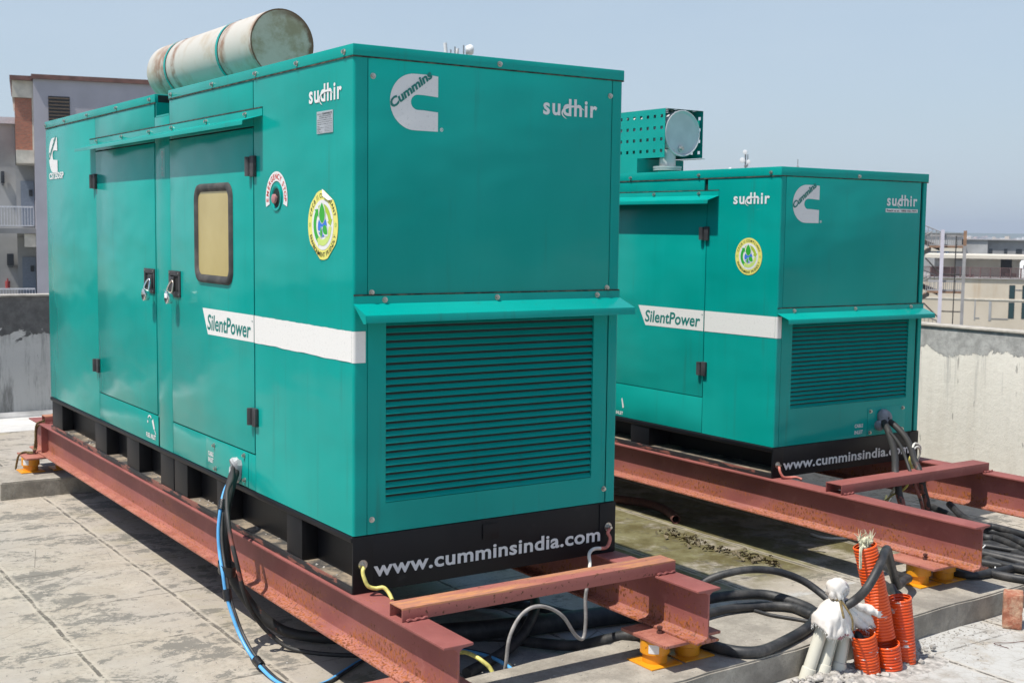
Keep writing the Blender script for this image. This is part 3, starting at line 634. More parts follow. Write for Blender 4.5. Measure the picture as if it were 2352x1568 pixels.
    for i, s_ in enumerate(('CDN No.', 'Type approval Certificate No.', 'Product Model', 'Sr. No.', 'Date of Manufacturing')):
        text(b, s_, fl_, .194, .205+len(s_)*.0019, 1.974-i*.0062, 1.9785-i*.0062, .01)
        for q in (0, 1): poly(b, [(.265, 1.979-i*.0062-.0055*q), (.338, 1.979-i*.0062-.0055*q), (.338, 1.9785-i*.0062-.0055*q), (.265, 1.9785-i*.0062-.0055*q)], fl_)
    b.build('lettering', 'ink_black', rp)
    # emergency stop: recess, button, warning arc
    ring = MB(); N = 40
    prof = [(.062, -.0005), (.060, -.006), (.052, -.007), (.044, -.002), (.036, .010)]
    ring.add([(x, .790+r_*cos(2*pi*i/N), 1.678+r_*sin(2*pi*i/N)) for r_, x in prof for i in range(N)], [(k_*N+i, k_*N+(i+1) % N, (k_+1)*N+(i+1) % N, (k_+1)*N+i) for k_ in range(4) for i in range(N)])
    es = ring.build('emergency_stop', 'teal_paint', g, smooth=True, autos=60)
    q = MB(); q.add([(-.0012, .790+.044*cos(2*pi*i/N), 1.678+.044*sin(2*pi*i/N)) for i in range(N)], [tuple(range(N))]); q.build('recess', 'teal_core', es)
    q = MB(); q.tube([(-.001, .790, 1.674), (-.006, .790, 1.674)], .014, 20); q.tube([(-.006, .790, 1.674), (-.009, .790, 1.674), (-.018, .790, 1.674), (-.021, .790, 1.674)], [.019, .022, .021, .015], 28); q.build('button', 'red_button', es, smooth=True)
    fa = lambda d: (lambda u, v: (-d, .788-u, v))
    w = MB(); band(w, fa(.0025), 0, 1.674, .082, .126, -17, 197, 48); so = w.build('warning_sticker', 'vinyl_white', es)
    w = MB(); arctext(w, 'EMERGENCY STOP', fa(.0034), 0, 1.674, .104, 90, 200, .026, .02); w.build('lettering', 'ink_red', so)
    emblem(g, S, .290, 1.556, .150, True, True)
    # stripe wrapping the corner
    w = MB(); top = lambda y: 1.112+.003*sin(y*9); bot = lambda y: .980+.004*sin(y*7+1)
    w.add([(-.0028, 1.777, 1.112), (-.0028, 1.070, 1.116), (-.0028, 1.070, .984), (-.0028, 1.700, .976)], [(0, 1, 2, 3)])
    st = w.build('stripe_sticker', 'vinyl_band', g)
    w = MB(); ys = [1.064-i*(1.064-.013)/40 for i in range(41)]
    def lump(y, z): return -.0018-.0022*max(0, sin(y*23)*sin(y*7.7))*(.4 if z > 1.05 else 1.)
    vs = [(lump(y, 1.2), y, 1.1155+.0006*sin(y*31)+.0007*sin(y*77)) for y in ys]+[(lump(y, .9), y, .984+.0016*sin(y*17)+.0008*sin(y*41)) for y in ys]
    w.add(vs, [(i, i+1, 42+i, 41+i) for i in range(40)])
    cz = [(.012-.0138*cos(a), .012-.0138*sin(a)) for a in [i*pi/2/5 for i in range(6)]]+[(.056, -.0018)]
    w.add([(p[0], p[1], 1.116) for p in cz]+[(p[0], p[1], .984) for p in cz], [(i, i+1, 8+i, 7+i) for i in range(6)])
    st2 = w.build('stripe_sticker', 'vinyl_band', g)
    w = MB(); f_ = lambda u, v: (-.0036, 2.806-u, v); text(w, 'SilentPower', f_, 1.100, 1.700, 1.000, 1.083, .018, .12); text(w, 'TM', f_, 1.708, 1.725, 1.082, 1.089, .01); w.build('lettering', 'ink_teal', st)
    # small pictograms
    fr_ = lambda u, v: (-.0026, 5.36-u, v)
    w = MB(); text(w, 'FUEL INLET', fr_, 2.592, 2.770, .278, .306, .03)
    w.add([fr_(*p) for p in ((2.70, .385), (2.725, .40), (2.755, .345), (2.735, .335))], [(0, 1, 2, 3)]); band(w, fr_, 2.66, .375, .033, .042, 40, 150, 10)
    poly(w, [(2.745, .335), (2.752, .34), (2.775, .315), (2.768, .31)], fr_); poly(w, arc(2.622, .372, .009, 0, 360, 10)[:-1], fr_); w.build('fuel_pictogram', 'vinyl_white', g)
    fc = lambda u, v: (-.0045, 3.34-u, v)
    w = MB(); text(w, 'CABLE', fc, 1.632, 1.708, .331, .356, .03); text(w, 'INLET', fc, 1.632, 1.708, .298, .323, .03); w.build('cable_pictogram', 'vinyl_white', g)
    bb = MB(); bb.box(-.0012, -.0002, 2.370, 2.455, 1.817, 1.978); lk = bb.build('lifting_sticker', 'vinyl_clear', g)
    fk = lambda u, v: (-.002, u, v); w = MB(); band(w, fk, 2.412, 1.945, .014, .020, 0, 360, 20); band(w, fk, 2.412, 1.873, .010, .016, -200, 60, 16)
    poly(w, [(2.409, 1.925), (2.415, 1.925), (2.415, 1.885), (2.409, 1.885)], fk); poly(w, [(2.409, 1.953), (2.415, 1.953), (2.415, 1.938), (2.409, 1.938)], fk)
    fm = lambda u, v: (-.002, 4.824-u, v); text(w, 'LIFT', fm, 2.392, 2.432, 1.838, 1.848); text(w, 'HERE', fm, 2.392, 2.432, 1.824, 1.834); w.build('hook_pictogram', 'foam_pale', lk)
    # front markings
    Fr = lambda d: front_f(d+.0005)
    c_logo(g, Fr, .167, .398, 1.957, 2.192, False, True, .12)
    sudhir(g, Fr, .945, 1.250, 2.052, 2.141, False)
    w = MB(); text(w, 'www.cumminsindia.com', front_f(.0056), .094, 1.311, .064, .132, .024, 0, 1.05); w.build('web_lettering', 'vinyl_white', g)
    # faded foam collar of the cable entry
    w = MB(); cpts = []
    N = 16
    for k_ in range(5):
        for i in range(N):
            a = 2*pi*i/N; r_ = (.062, .066, .058, .045, .034)[k_]*(1+.16*sin(a*3+k_)+.1*cos(a*5)); x = (-.001, -.018, -.032, -.040, -.030)[k_]
            cpts.append((x-.008*cos(a*2+k_)*(k_ > 0), 1.285+r_*.8*cos(a), .325+r_*1.0*sin(a)))
    w.add(cpts, [(k_*N+i, k_*N+(i+1) % N, (k_+1)*N+(i+1) % N, (k_+1)*N+i) for k_ in range(4) for i in range(N)]+[tuple(4*N+i for i in range(N))]); w.build('foam_collar', 'foam_pale', g, smooth=True)
gen_one(G1)

G2 = thing('generator_set', 'smaller teal generator behind on the right, drum muffler in a perforated housing on its roof', 'generator', (3.3841, .9051, 0), .00925)
def gen_two(g):
    W, L, hb, ht = 1.41, 4.3, .197, 1.953
    zc = 1.897; zd = .439
    core = MB(); core.box(.014, W-.014, .014, L-.014, hb, ht-.006); core.build('canopy_core', 'teal_core', g)
    for s in (0, 1):
        P = [(0, .655), (0, .012)]+[(.012-.012*cos(a), .012-.012*sin(a)) for a in [i*pi/2/6 for i in range(1, 6)]]+[(.012, 0), (.0435, 0), (.0435, .012), (.0125, .0125), (.012, .655)]
        P = [(W-p, q) if s else (p, q) for p, q in P]
        MB().extr(P, lambda p, q: (p, q, hb), lambda p, q: (p, q, zc+.03)).build('corner_panel', 'teal_paint', g, smooth=True, autos=50)
    panel(g, 'far_side_panel', .66, L, hb, zc+.03, x0=W-.012); panel(g, 'rear_panel', 3.3, L, hb, zc+.03)
    panel(g, 'fascia_panel', .690, 3.296, 1.812, zc+.03); panel(g, 'door_header', .660, 3.296, 1.740, 1.808)
    panel(g, 'sill_panel', .660, 3.296, hb, zd-.003); panel(g, 'centre_post', 1.905, 2.10, zd, 1.736)
    d1 = panel(g, 'door', .661, 1.900, zd+.002, 1.735, x0=-.001); d2 = panel(g, 'door', 2.105, 3.294, zd+.002, 1.735, x0=-.001)
    make_hinge(d1, .627, .714, 1.487, 1.579); make_hinge(d1, .620, .707, .585, .680)
    MB().box(.0465, W-.068, 0, .012, 1.078, zc+.03).build('front_panel', 'teal_paint', g, bev=.0022)
    louvre_panel(g, .0465, W-.068, hb, 1.073, .141, 1.268, .433, .975, 20)
    MB().box(-.005, W+.005, -.005, L+.005, 1.898, 1.953).build('roof_cap', 'teal_paint', g, bev=.004)
    sl = MB(); sl.box(-.0042, W+.0042, -.0042, L, 1.892, 1.8975); sl.build('cap_seal', 'grime_seal', g)
    sl = MB(); sl.box(.0, W, -.0045, -.0005, 1.0715, 1.077); sl.build('visor_seal', 'grime_seal', g); sl = MB(); sl.box(-.0045, -.0005, .549, 3.4, 1.8145, 1.8195); sl.build('visor_seal', 'grime_seal', g)
    visor(g, 'side_visor', 'y', .549, 3.4, 1.815, 1.782, 1.752, 1.727, .100); visor(g, 'front_visor', 'x', .0, W+.004, 1.072, 1.042, 1.010, .981, .100)
    b0 = bolt_proto(g, (-.0055, .082, 1.917), (-1, 0, 0)); link_copy(b0, g, (-.0055, .740, 1.918)); link_copy(b0, g, (-.0055, 1.45, 1.918))
    for y in (.737, 1.193, 1.7): link_copy(b0, g, (-.0035, y, 1.797))
    b1 = bolt_proto(g, (.708, -.0055, 1.914), (0, -1, 0))
    for x in (.146, .716, 1.276): link_copy(b1, g, (x, -.0035, 1.056))
    cv = MB().box(.881, 1.262, -.003, -.0003, .203, .386).build('cable_cover', 'teal_paint', g, bev=.001)
    for x, z in ((.905, .363), (1.234, .365), (.904, .220), (1.233, .221)): link_copy(b1, g, (x, -.0035, z))
    base_frame(g, W, L, hb, [(3.6, 3.8), (2.4, 2.6), (1.20, 1.40)], rail=.034, web=.20)
    # housing: four perforated sheets round a drum
    x0, x1, z0, z1, y0, y1 = .523, .905, 2.098, 2.462, 1.70, 3.30
    def perf(mb, mapf, a0, a1, b0_, b1_, na, nb, hw, hh):
        """sheet a0..a1 x b0..b1 with a grid of holes"""
        da = (a1-a0)/na; db = (b1_-b0_)/nb
        for i in range(na):
            for j in range(nb):
                ca, cb = a0+(i+.5)*da, b0_+(j+.5)*db
                X = [a0+i*da, ca-hw, ca+hw, a0+(i+1)*da]; Y = [b0_+j*db, cb-hh, cb+hh, b0_+(j+1)*db]
                for p in range(3):
                    for q in range(3):
                        if p == 1 and q == 1: continue
                        mb.add([mapf(X[p], Y[q]), mapf(X[p+1], Y[q]), mapf(X[p+1], Y[q+1]), mapf(X[p], Y[q+1])], [(0, 1, 2, 3)])
    h = MB()
    for dx in (0, .002):
        perf(h, lambda a, b: (x0+dx, a, b), y0, y1, z0+.008, z1-.012, 20, 4, .0135, .012)
        perf(h, lambda a, b: (x1-dx, a, b), y0, y1, z0+.008, z1-.012, 20, 4, .0135, .012)
    perf(h, lambda a, b: (a, b, z1), x0, x1, y0, y1, 4, 16, .0135, .012)
    h.box(x0, x0+.0018, y0, y1, z1-.012, z1-.0002); h.box(x1-.0018, x1, y0, y1, z1-.012, z1-.0002); h.box(x0, x0+.0018, y0, y1, z0, z0+.008); h.box(x1-.0018, x1+.03, y0, y1, z0, z0+.003)
    hs = h.build('muffler_housing', 'teal_paint', g)
    xb, zb, r = .70, 2.283, .172
    d = MB(); d.tube([(xb, y0+.012, zb), (xb, 3.2, zb)], r-.004, 48, caps=False); mu = d.build('muffler', 'grey_drum', g, smooth=True)
    prof = [(r, .018), (r+.003, .006), (r+.001, -.002), (r-.005, -.003), (r-.014, .006), (r-.020, .012), (r-.022, .0125), (.001, .0125)]
    e = MB(); N = 48; e.add([(xb+p*cos(2*pi*i/N), y0+q, zb+p*sin(2*pi*i/N)) for p, q in prof for i in range(N)], [(k_*N+i, k_*N+(i+1) % N, (k_+1)*N+(i+1) % N, (k_+1)*N+i) for k_ in range(len(prof)-1) for i in range(N)])
    e.build('end_cap', 'grey_drum', mu, smooth=True, autos=50)
    pl = MB(); pl.cyl((xb-.01, y0+.012, 2.168), (0, -1, 0), .024, .014, 20); pl.build('drain_plug', 'galvanised', mu, smooth=True); pl = MB(); pl.cyl((xb-.01, y0-.002, 2.168), (0, -1, 0), .015, .016, 6); pl.build('plug_head', 'steel_bolt', mu)
    nk = MB(); nk.tube([(xb-.085, y0+.07, 2.16), (xb-.085, y0+.07, 2.034)], .062, 28); nk.build('outlet_neck', 'galvanised', mu, smooth=True)
    nk = MB(); nk.tube([(xb-.085, y0+.07, 2.033), (xb-.085, y0+.07, 2.018)], .108, 32); nk.tube([(xb-.085, y0+.07, 2.016), (xb-.085, y0+.07, 2.003)], .106, 32)
    nk.build('flange', 'galvanised', mu, smooth=True, autos=30); nk = MB(); nk.tube([(xb-.085, y0+.07, 2.003), (xb-.085, y0+.07, 1.954)], .07, 24); nk.build('roof_collar', 'teal_paint', mu, smooth=True)
    bx_ = MB(); bx_.box(.45, .92, 1.93, 3.4, 1.954, 2.094); bx_.build('exhaust_hood', 'teal_paint', g)
    S = lambda d: side_f(d+.001); Fr = lambda d: front_f(d+.0005)
    sudhir(g, S, .091, .411, 1.713, 1.797, True); emblem(g, S, .261, 1.3916, .1185, True)
    w = MB(); w.add([(-.0025, 1.339, 1.021), (-.0025, .664, 1.020), (-.0025, .664, .884), (-.0025, 1.259, .884)], [(0, 1, 2, 3)]); st = w.build('stripe_sticker', 'vinyl_band', g)
    w = MB(); w.add([(-.0022, .654, 1.020), (-.0022, .013, 1.021), (-.0022, .013, .887), (-.0022, .654, .884)], [(0, 1, 2, 3)])
    cz = [(.012-.0138*cos(a), .012-.0138*sin(a)) for a in [i*pi/2/5 for i in range(6)]]+[(.040, -.0018)]
    w.add([(p[0], p[1], 1.021) for p in cz]+[(p[0], p[1], .886) for p in cz], [(i, i+1, 8+i, 7+i) for i in range(6)]); w.build('stripe_sticker', 'vinyl_band', g)
    w = MB(); f_ = lambda u, v: (-.0034, 1.965-u, v); text(w, 'SilentPower', f_, .700, 1.270, .908, .992, .018, .12); text(w, 'TM', f_, 1.278, 1.295, .988, .995, .01); w.build('lettering', 'ink_teal', st)
    w = MB(); fr_ = lambda u, v: (-.0016, 3.10-u, v); text(w, 'FUEL INLET', fr_, 1.455, 1.61, .212, .236, .03); poly(w, [(1.59, .33), (1.60, .335), (1.62, .27), (1.605, .262)], fr_); w.build('fuel_pictogram', 'vinyl_white', g)
    c_logo(g, Fr, .106, .344, 1.608, 1.846, False)
    sudhir(g, Fr, .994, 1.304, 1.720, 1.805, False)
    w = MB(); w.add([(.984, -.0018, 1.688), (1.312, -.0018, 1.690), (1.312, -.0018, 1.711), (.984, -.0018, 1.713)], [(0, 1, 2, 3)]); rs = w.build('phone_sticker', 'vinyl_white', g)
    w = MB(); text(w, 'Reach us at : 1800-102-7475', front_f(.0028), .995, 1.300, 1.693, 1.707, .02); w.build('lettering', 'ink_black', rs)
    w = MB(); text(w, 'CABLE', front_f(.0018), .757, .838, .262, .286, .03); text(w, 'INLET', front_f(.0018), .757, .838, .219, .243, .03); w.build('cable_pictogram', 'vinyl_white', g)
    w = MB(); text(w, 'www.cumminsindia.com', front_f(.0056), .088, 1.318, .044, .110, .024, 0, 1.05); w.build('web_lettering', 'vinyl_white', g)
    w = MB(); N = 16; cpts = []
    for k_ in range(6):
        for i in range(N):
            a = 2*pi*i/N; r_ = (.052, .060, .058, .048, .03, .008)[k_]*(1+.10*sin(a*3+k_*.7)); y = (-.001, -.014, -.030, -.044, -.052, -.055)[k_]
            cpts.append((1.03+r_*cos(a), y, .315+r_*sin(a)))
    w.add(cpts, [(k_*N+i, k_*N+(i+1) % N, (k_+1)*N+(i+1) % N, (k_+1)*N+i) for k_ in range(5) for i in range(N)]); w.build('foam_collar', 'foam_grey', g, smooth=True)
    w = MB(); v_ = []
    for k_ in range(5):
        for i in range(12):
            a = 2*pi*i/12; r_ = (.034, .038, .033, .02, .004)[k_]; v_.append((.985+r_*cos(a), (-.001, -.02, -.035, -.045, -.048)[k_], .265+r_*sin(a)))
    w.add(v_, [(k_*12+i, k_*12+(i+1) % 12, (k_+1)*12+(i+1) % 12, (k_+1)*12+i) for k_ in range(4) for i in range(12)]); w.build('foam_collar', 'foam_grey', g, smooth=True)
gen_two(G2)

# ------------------------------------------------------------------ padlocks
def padlock(label, y, z, white):
    t = thing('padlock', label, 'padlock', (0, y, z))
    N = 28; c = Vector((-.045, 0, 0)); P = []
    prof = [(.030, -.017), (.034, -.015), (.035, -.010), (.035, .010), (.034, .013), (.031, .015)]
    mb = MB(); mb.add([(-.052+q, r_*cos(2*pi*i/N)*.98, r_*1.05*sin(2*pi*i/N)) for r_, q in prof for i in range(N)], [(k_*N+i, k_*N+(i+1) % N, (k_+1)*N+(i+1) % N, (k_+1)*N+i) for k_ in range(5) for i in range(N)]+[tuple(range(N)), tuple(5*N+i for i in range(N))])
    body = mb.build('lock_body', 'chrome', t, smooth=True, autos=35)
    k = MB(); k.box(-.0702, -.0692, -.003, .003, -.026, -.008); k.cyl((-.0693, 0, -.008), (-1, 0, 0), .0042, .001, 12); k.build('keyhole', 'gasket', body)
    if white: MB().box(-.0706, -.0694, -.020, .020, -.004, .022).build('paper_label', 'white_tape', body, bev=.0005)
    MB().tube(cr([(-.056, .017, .028), (-.052, .017, .052), (-.040, .014, .078), (-.032, 0, .090), (-.030, -.011, .078), (-.036, -.017, .052), (-.040, -.017, .028)], 6), .0055, 10).build('shackle', 'chrome_rusty' if white else 'chrome', t, smooth=True)
padlock('bare chrome padlock hanging from the latch of the left door', 2.585, 1.142, False)
padlock('chrome padlock with a white paper label hanging from the latch of the windowed door', 2.175, 1.147, True)

# ------------------------------------------------------------------ steel frames on mounts, plinths
def ibeam(root, x0, y0, y1, fwid=.13, h=.242):
    a, b, t = x0, x0+fwid, .011; m = (a+b)/2; w = .0045
    P = [(a, -.001), (a, -t), (m-.02, -t-.004), (m-w, -t-.016), (m-w, -h+t+.016), (m-.02, -h+t+.004), (a, -h+t), (a, -h), (b, -h), (b, -h+t), (m+.02, -h+t+.004), (m+w, -h+t+.016), (m+w, -t-.016), (m+.02, -t-.004), (b, -t), (b, -.001)]
    return MB().extr(P, lambda p, q: (p, y0, q), lambda p, q: (p, y1, q)).build('i_beam', 'red_oxide', root, bev=.0025)
def stiffener(root, x0, y, fwid=.13):
    s = MB(); s.box(x0+.008, x0+fwid/2-.006, y, y+.008, -.228, -.014); s.box(x0+fwid/2+.006, x0+fwid-.008, y, y+.008, -.228, -.014); s.build('stiffener', 'red_oxide', root)
def channel(root, x0, x1, y0, y1, h=.056, mat='rusty_channel'):
    t = .006; P = [(y0, 0.0005), (y0, h), (y1, h), (y1, .0005), (y1-t, .0005), (y1-t, h-t), (y0+t, h-t), (y0+t, .0005)]
    return MB().extr(P, lambda p, q: (x0, p, q), lambda p, q: (x1, p, q)).build('cross_channel', mat, root, bev=.002)
def seat_plate(root, x0, x1, y0, y1, bolts):
    p = MB().box(x0, x1, y0, y1, -.256, -.2425).build('mount_plate', 'red_oxide_plate', root, bev=.002)
    for bx_, by_ in bolts:
        b = MB(); b.cyl((bx_, by_, -.2423), (0, 0, 1), .014, .012, 6); b.cyl((bx_, by_, -.230), (0, 0, 1), .008, .012, 12); b.cyl((bx_, by_, -.221), (0, 0, 1), .013, .011, 6); b.build('stud', 'rust_dark', p)
def weld(root, x0, x1, y, z=.001):
    MB().tube(cr([(x0+(x1-x0)*i/8, y-.004+.002*((i*7) % 3-1), z+.004+.002*((i*5) % 3-1)) for i in range(9)], 3), .006, 6).build('weld_bead', 'red_oxide', root, smooth=True)
F1 = thing('steel_frame', 'red oxide steel beam frame carrying the larger front generator', 'steel frame', (0, 0, 0))
ibeam(F1, -.018, -.785, 5.73); ibeam(F1, 1.292, -.726, 5.73)
channel(F1, -.004, 1.412, -.438, -.330); channel(F1, .02, 1.412, 5.35, 5.46)
weld(F1, .012, .108, -.439); weld(F1, 1.30, 1.405, -.439); weld(F1, .03, .11, 5.349)
stiffener(F1, -.018, 5.36); stiffener(F1, 1.292, 5.36)
seat_plate(F1, -.15, .01, -.66, -.36, [(-.03, -.52)]); seat_plate(F1, .085, .23, -.66, -.36, []); seat_plate(F1, 1.172, 1.315, -.66, -.35, [(1.268, -.505)]); seat_plate(F1, 1.39, 1.53, -.62, -.38, [])
seat_plate(F1, -.15, .0, 5.24, 5.56, [(-.05, 5.42)]); seat_plate(F1, .09, .24, 5.24, 5.56, [])
F2 = thing('steel_frame', 'red oxide steel beam frame carrying the smaller generator behind on the right', 'steel frame', (3.3841, .9051, 0), .00925)
ibeam(F2, -.035, -1.51, 4.9); ibeam(F2, 1.345, -1.45, 4.9)
channel(F2, -.014, 1.41, -.575, -.452, .060, 'red_oxide'); weld(F2, .0, .09, -.577); weld(F2, 1.35, 1.44, -.577)
stiffener(F2, 1.345, 2.4)
seat_plate(F2, -.165, .0, -1.36, -1.03, [(-.035, -1.20)]); seat_plate(F2, .065, .20, -1.34, -1.06, []); seat_plate(F2, 1.22, 1.37, -1.36, -1.03, [])

mp = None
def mount(label, x, y, s=1., sticker=False):
    global mp
    if mp is None:
        t = thing('vibration_mount', label, 'mount', (x, y, -.3695), 0, 'orange rubber spring mounts under the beams')
        MB().box(-.088, .088, -.088, .088, 0, .007).build('foot_plate', 'orange_enamel', t, bev=.001)
        P = [(0, 0, .0075), (0, 0, .045), (0, 0, .0455), (0, 0, .050), (0, 0, .108), (0, 0, .1125)]
        MB().tube(P[:2], .056, 32).build('lower_cup', 'orange_enamel', t, smooth=True)
        MB().tube(P[2:], [.058, .067, .067, .063], 32).build('upper_cup', 'orange_enamel', t, smooth=True)
        mp = t
    else:
        t = mp.copy(); COL.objects.link(t); t.location = (x, y, -.3695); t['label'] = label
        for ch in [c_ for c_ in mp.children if c_.name.split('.')[0] in ('foot_plate', 'lower_cup', 'upper_cup')]:
            c_ = ch.copy(); COL.objects.link(c_); c_.parent = t
    if sticker:
        N = 9; q = MB(); V_ = [(.0676*cos(a), .0676*sin(a)) for a in [radians(205+i*5) for i in range(N)]]
        q.add([(a, b, .058) for a, b in V_]+[(a, b, .098) for a, b in V_], [(i, i+1, N+1+i, N+i) for i in range(N-1)]); q.build('maker_label', 'vinyl_white', t)
    return t
mount('orange mount left of the near right beam end, with a torn white label', 1.243, -.505, sticker=True)
mount('orange mount right of the front frame\'s right beam end, near the cable coil', 1.440, -.50)
mount('orange mount under the front left corner of the front frame', -.08, -.50)
mount('orange mount on the inner side of the front frame\'s left beam end', .16, -.50)
mount('orange mount under the bolted plate of the rear frame\'s left beam', 3.315, -.29)
mount('orange mount tucked behind the rear frame\'s left beam end', 3.515, -.30)
mount('orange mount under the far right beam of the rear frame', 4.69, -.29)
mount('orange mount with white label at the far left end of the front frame', -.085, 5.40, sticker=True)
mount('orange mount behind the far left beam end of the front frame', .16, 5.41)

def slab(name, label, pts, z0, z1, mat, cat, sub=.14, amp=.006, seed=1):
    """concrete block from a quad outline with slightly broken edges"""
    me = bpy.data.meshes.new(name); bm = bmesh.new()
    a, b, c, d = [Vector((p[0], p[1], 0)) for p in pts]
    nx = max(2, int((b-a).length/sub)); rnd = random.Random(seed)
    P = [a.lerp(b, i/nx) for i in range(nx+1)]; Q = [d.lerp(c, i/nx) for i in range(nx+1)]
    vs = [[bm.verts.new((p.x+rnd.uniform(-amp, amp), p.y+rnd.uniform(-amp, amp), z)) for p in R_] for R_ in (P, Q) for z in (z1, z0)]
    t0, b0, t1, b1 = vs
    for i in range(nx):
        bm.faces.new((t0[i], t0[i+1], t1[i+1], t1[i])); bm.faces.new((b0[i+1], b0[i], b1[i], b1[i+1])); bm.faces.new((b0[i], b0[i+1], t0[i+1], t0[i])); bm.faces.new((b1[i+1], b1[i], t1[i], t1[i+1]))
    bm.faces.new((b0[0], t0[0], t1[0], b1[0])); bm.faces.new((t0[nx], b0[nx], b1[nx], t1[nx]))
    bmesh.ops.recalc_face_normals(bm, faces=bm.faces)
    es = [e for e in bm.edges if len(e.link_faces) == 2 and e.calc_face_angle(0) > .7]
    bmesh.ops.bevel(bm, geom=es, offset=.008, segments=2, affect='EDGES'); bm.to_mesh(me); bm.free()
    me.materials.append(M[mat]); o = bpy.data.objects.new(name, me); COL.objects.link(o); return tag(o, label, cat)
slab('concrete_plinth', 'long low concrete plinth under the front ends of both beam frames', [(-2.6, -.94), (7.0, -.46), (7.0, .09), (-2.6, -.37)], -.53, -.370, 'plinth_concrete', 'plinth', seed=3)
slab('concrete_plinth', 'chipped concrete plinth under the far end of the front frame by the grey parapet', [(-.385, 5.02), (2.6, 4.99), (2.6, 5.68), (-.30, 5.70)], -.53, -.370, 'plinth_concrete', 'plinth', seed=5)

# ------------------------------------------------------------------ setting: roof floor, parapets, town ground
def sheet(name, x0, x1, y0, y1, z, mat, n=1):
    mb = MB(); mb.add([(x0, y0, z), (x1, y0, z), (x1, y1, z), (x0, y1, z)], [(0, 1, 2, 3)]); return mb.build(name, mat)
fl = MB(); fl.box(-9, 6.44, -9, 9.0, -.8, -.50); o = fl.build('roof_floor', 'roof_concrete'); o['kind'] = 'structure'
w = MB(); w.box(-9, 6.395, 8.90, 9.05, -.497, .792); w1 = w.build('parapet_wall', 'wall_grey', bev=.006); tag(w1, 'stained dark grey parapet wall behind the left end of the front generator', 'wall')
w = MB(); w.box(-9, 6.395, 8.88, 9.07, .793, .812); w.build('coping', 'cement_coping', w1, bev=.004)
w = MB(); w.extr([(8.90, -.498), (8.80, -.498), (8.84, -.44), (8.898, -.40)], lambda p, q: (-9, p, q), lambda p, q: (6.38, p, q)); w.build('cement_fillet', 'cement_fillet', w1)
w = MB(); w.extr([(8.80, -.498), (8.22, -.498), (8.26, -.475), (8.80, -.45)], lambda p, q: (-9, p, q), lambda p, q: (6.38, p, q)); o = w.build('white_fillet', 'white_kerb', w1)
w = MB(); w.box(6.40, 6.56, -6, 9.07, -.497, .780); w2 = w.build('parapet_wall', 'wall_white', bev=.006); tag(w2, 'whitewashed parapet wall with bare grey cement band, right of the rear generator', 'wall')
w = MB(); w.box(6.385, 6.58, -6, 9.07, .781, .798); w.build('coping', 'cement_coping', w2, bev=.004)
w = MB(); w.box(-9.0, -8.85, -9, 8.88, -.497, .780); w3 = w.build('parapet_wall', 'wall_white', bev=.006); tag(w3, 'whitewashed parapet wall closing the terrace at the left of the camera', 'wall')
bl = MB(); bl.box(-9, 6.5, -9, 9.0, -15, -.81); o = bl.build('own_building', 'cream_plaster'); tag(o, 'building block below the roof terrace the generators stand on', 'building')
g = MB(); g.add([(-3800, -3800, -15), (3800, -3800, -15), (3800, 3800, -15), (-3800, 3800, -15)], [(0, 1, 2, 3)]); o = g.build('town_ground', 'far_ground'); o['kind'] = 'structure'

# ------------------------------------------------------------------ cables of the front generator
GC = 'cables hanging from the cable entry of the front generator'
cable('power_cable', [(.0, 1.285, .33), (-.04, 1.25, .305), (-.085, 1.185, .253), (-.12, 1.145, .185), (-.14, 1.125, .095), (-.145, 1.107, -.003), (-.14, 1.086, -.097), (-.115, 1.062, -.179), (-.075, 1.03, -.255), (-.02, 1.0, -.335), (.10, .93, -.435), (.30, .80, -.468), (.6, .66, -.468), (.9, .52, -.468)], .0255, 'cable_painted', 'thickest black power cable drooping from the front generator and under its beam, paint smeared', 'cable', seg=14)
cable('power_cable', [(.0, 1.30, .352), (-.045, 1.25, .335), (-.085, 1.16, .30), (-.13, 1.104, .26), (-.16, 1.033, .202), (-.178, .975, .156), (-.185, .919, .065), (-.175, .870, -.042), (-.14, .863, -.195), (-.085, .886, -.31), (.0, .88, -.42), (.087, .800, -.485), (.277, .60, -.489), (.6, .45, -.489)], .0105, 'cable_painted', 'thin dusty brown-black cable looping in front of the thick cable at the front generator', 'cable')
bl_ = [(-.06, 1.25, .275), (-.1, 1.214, .245), (-.15, 1.141, .18), (-.18, 1.099, .072), (-.19, 1.06, -.024), (-.2, .99, -.118), (-.2, .952, -.205), (-.19, .891, -.302), (-.178, .82, -.385), (-.165, .694, -.455), (-.154, .474, -.490), (-.11, .33, -.492), (.027, .335, -.492), (.169, .428, -.492), (.32, .513, -.490), (.52, .50, -.480), (.70, .38, -.47), (.766, .176, -.45), (.783, .01, -.45), (.79, -.14, -.48)]
cable('data_cable', bl_, .0085, 'wire_blue', 'bright blue cable bound with tape, looping to the floor below the front generator', 'cable')
cable('data_cable', [(p[0]+.016, p[1]-.004, p[2]+.001) for p in bl_], .0075, 'cable_black', 'thin black cable taped alongside the bright blue one', 'cable')
def tape(p, d, r, L_, label, rx=None):
    p, d = Vector(p), Vector(d).normalized(); o = MB().tube([p-d*L_/2, p-d*L_/4, p, p+d*L_/4, p+d*L_/2], [r, r*1.05, r*.98, r*1.04, r], 16).build('tape_wrap', 'tape', smooth=True, autos=60); tag(o, label, 'tape'); return o
t_ = MB(); A_ = []
for k_ in range(6):
    z = -.128+k_*.010; w_ = 1+.05*((k_*3) % 2)
    for i in range(24):
        a = 2*pi*i/24; A_.append((-.166+.036*w_*cos(a), 1.025+.068*w_*sin(a)+.0*z, z+.006*sin(a)))
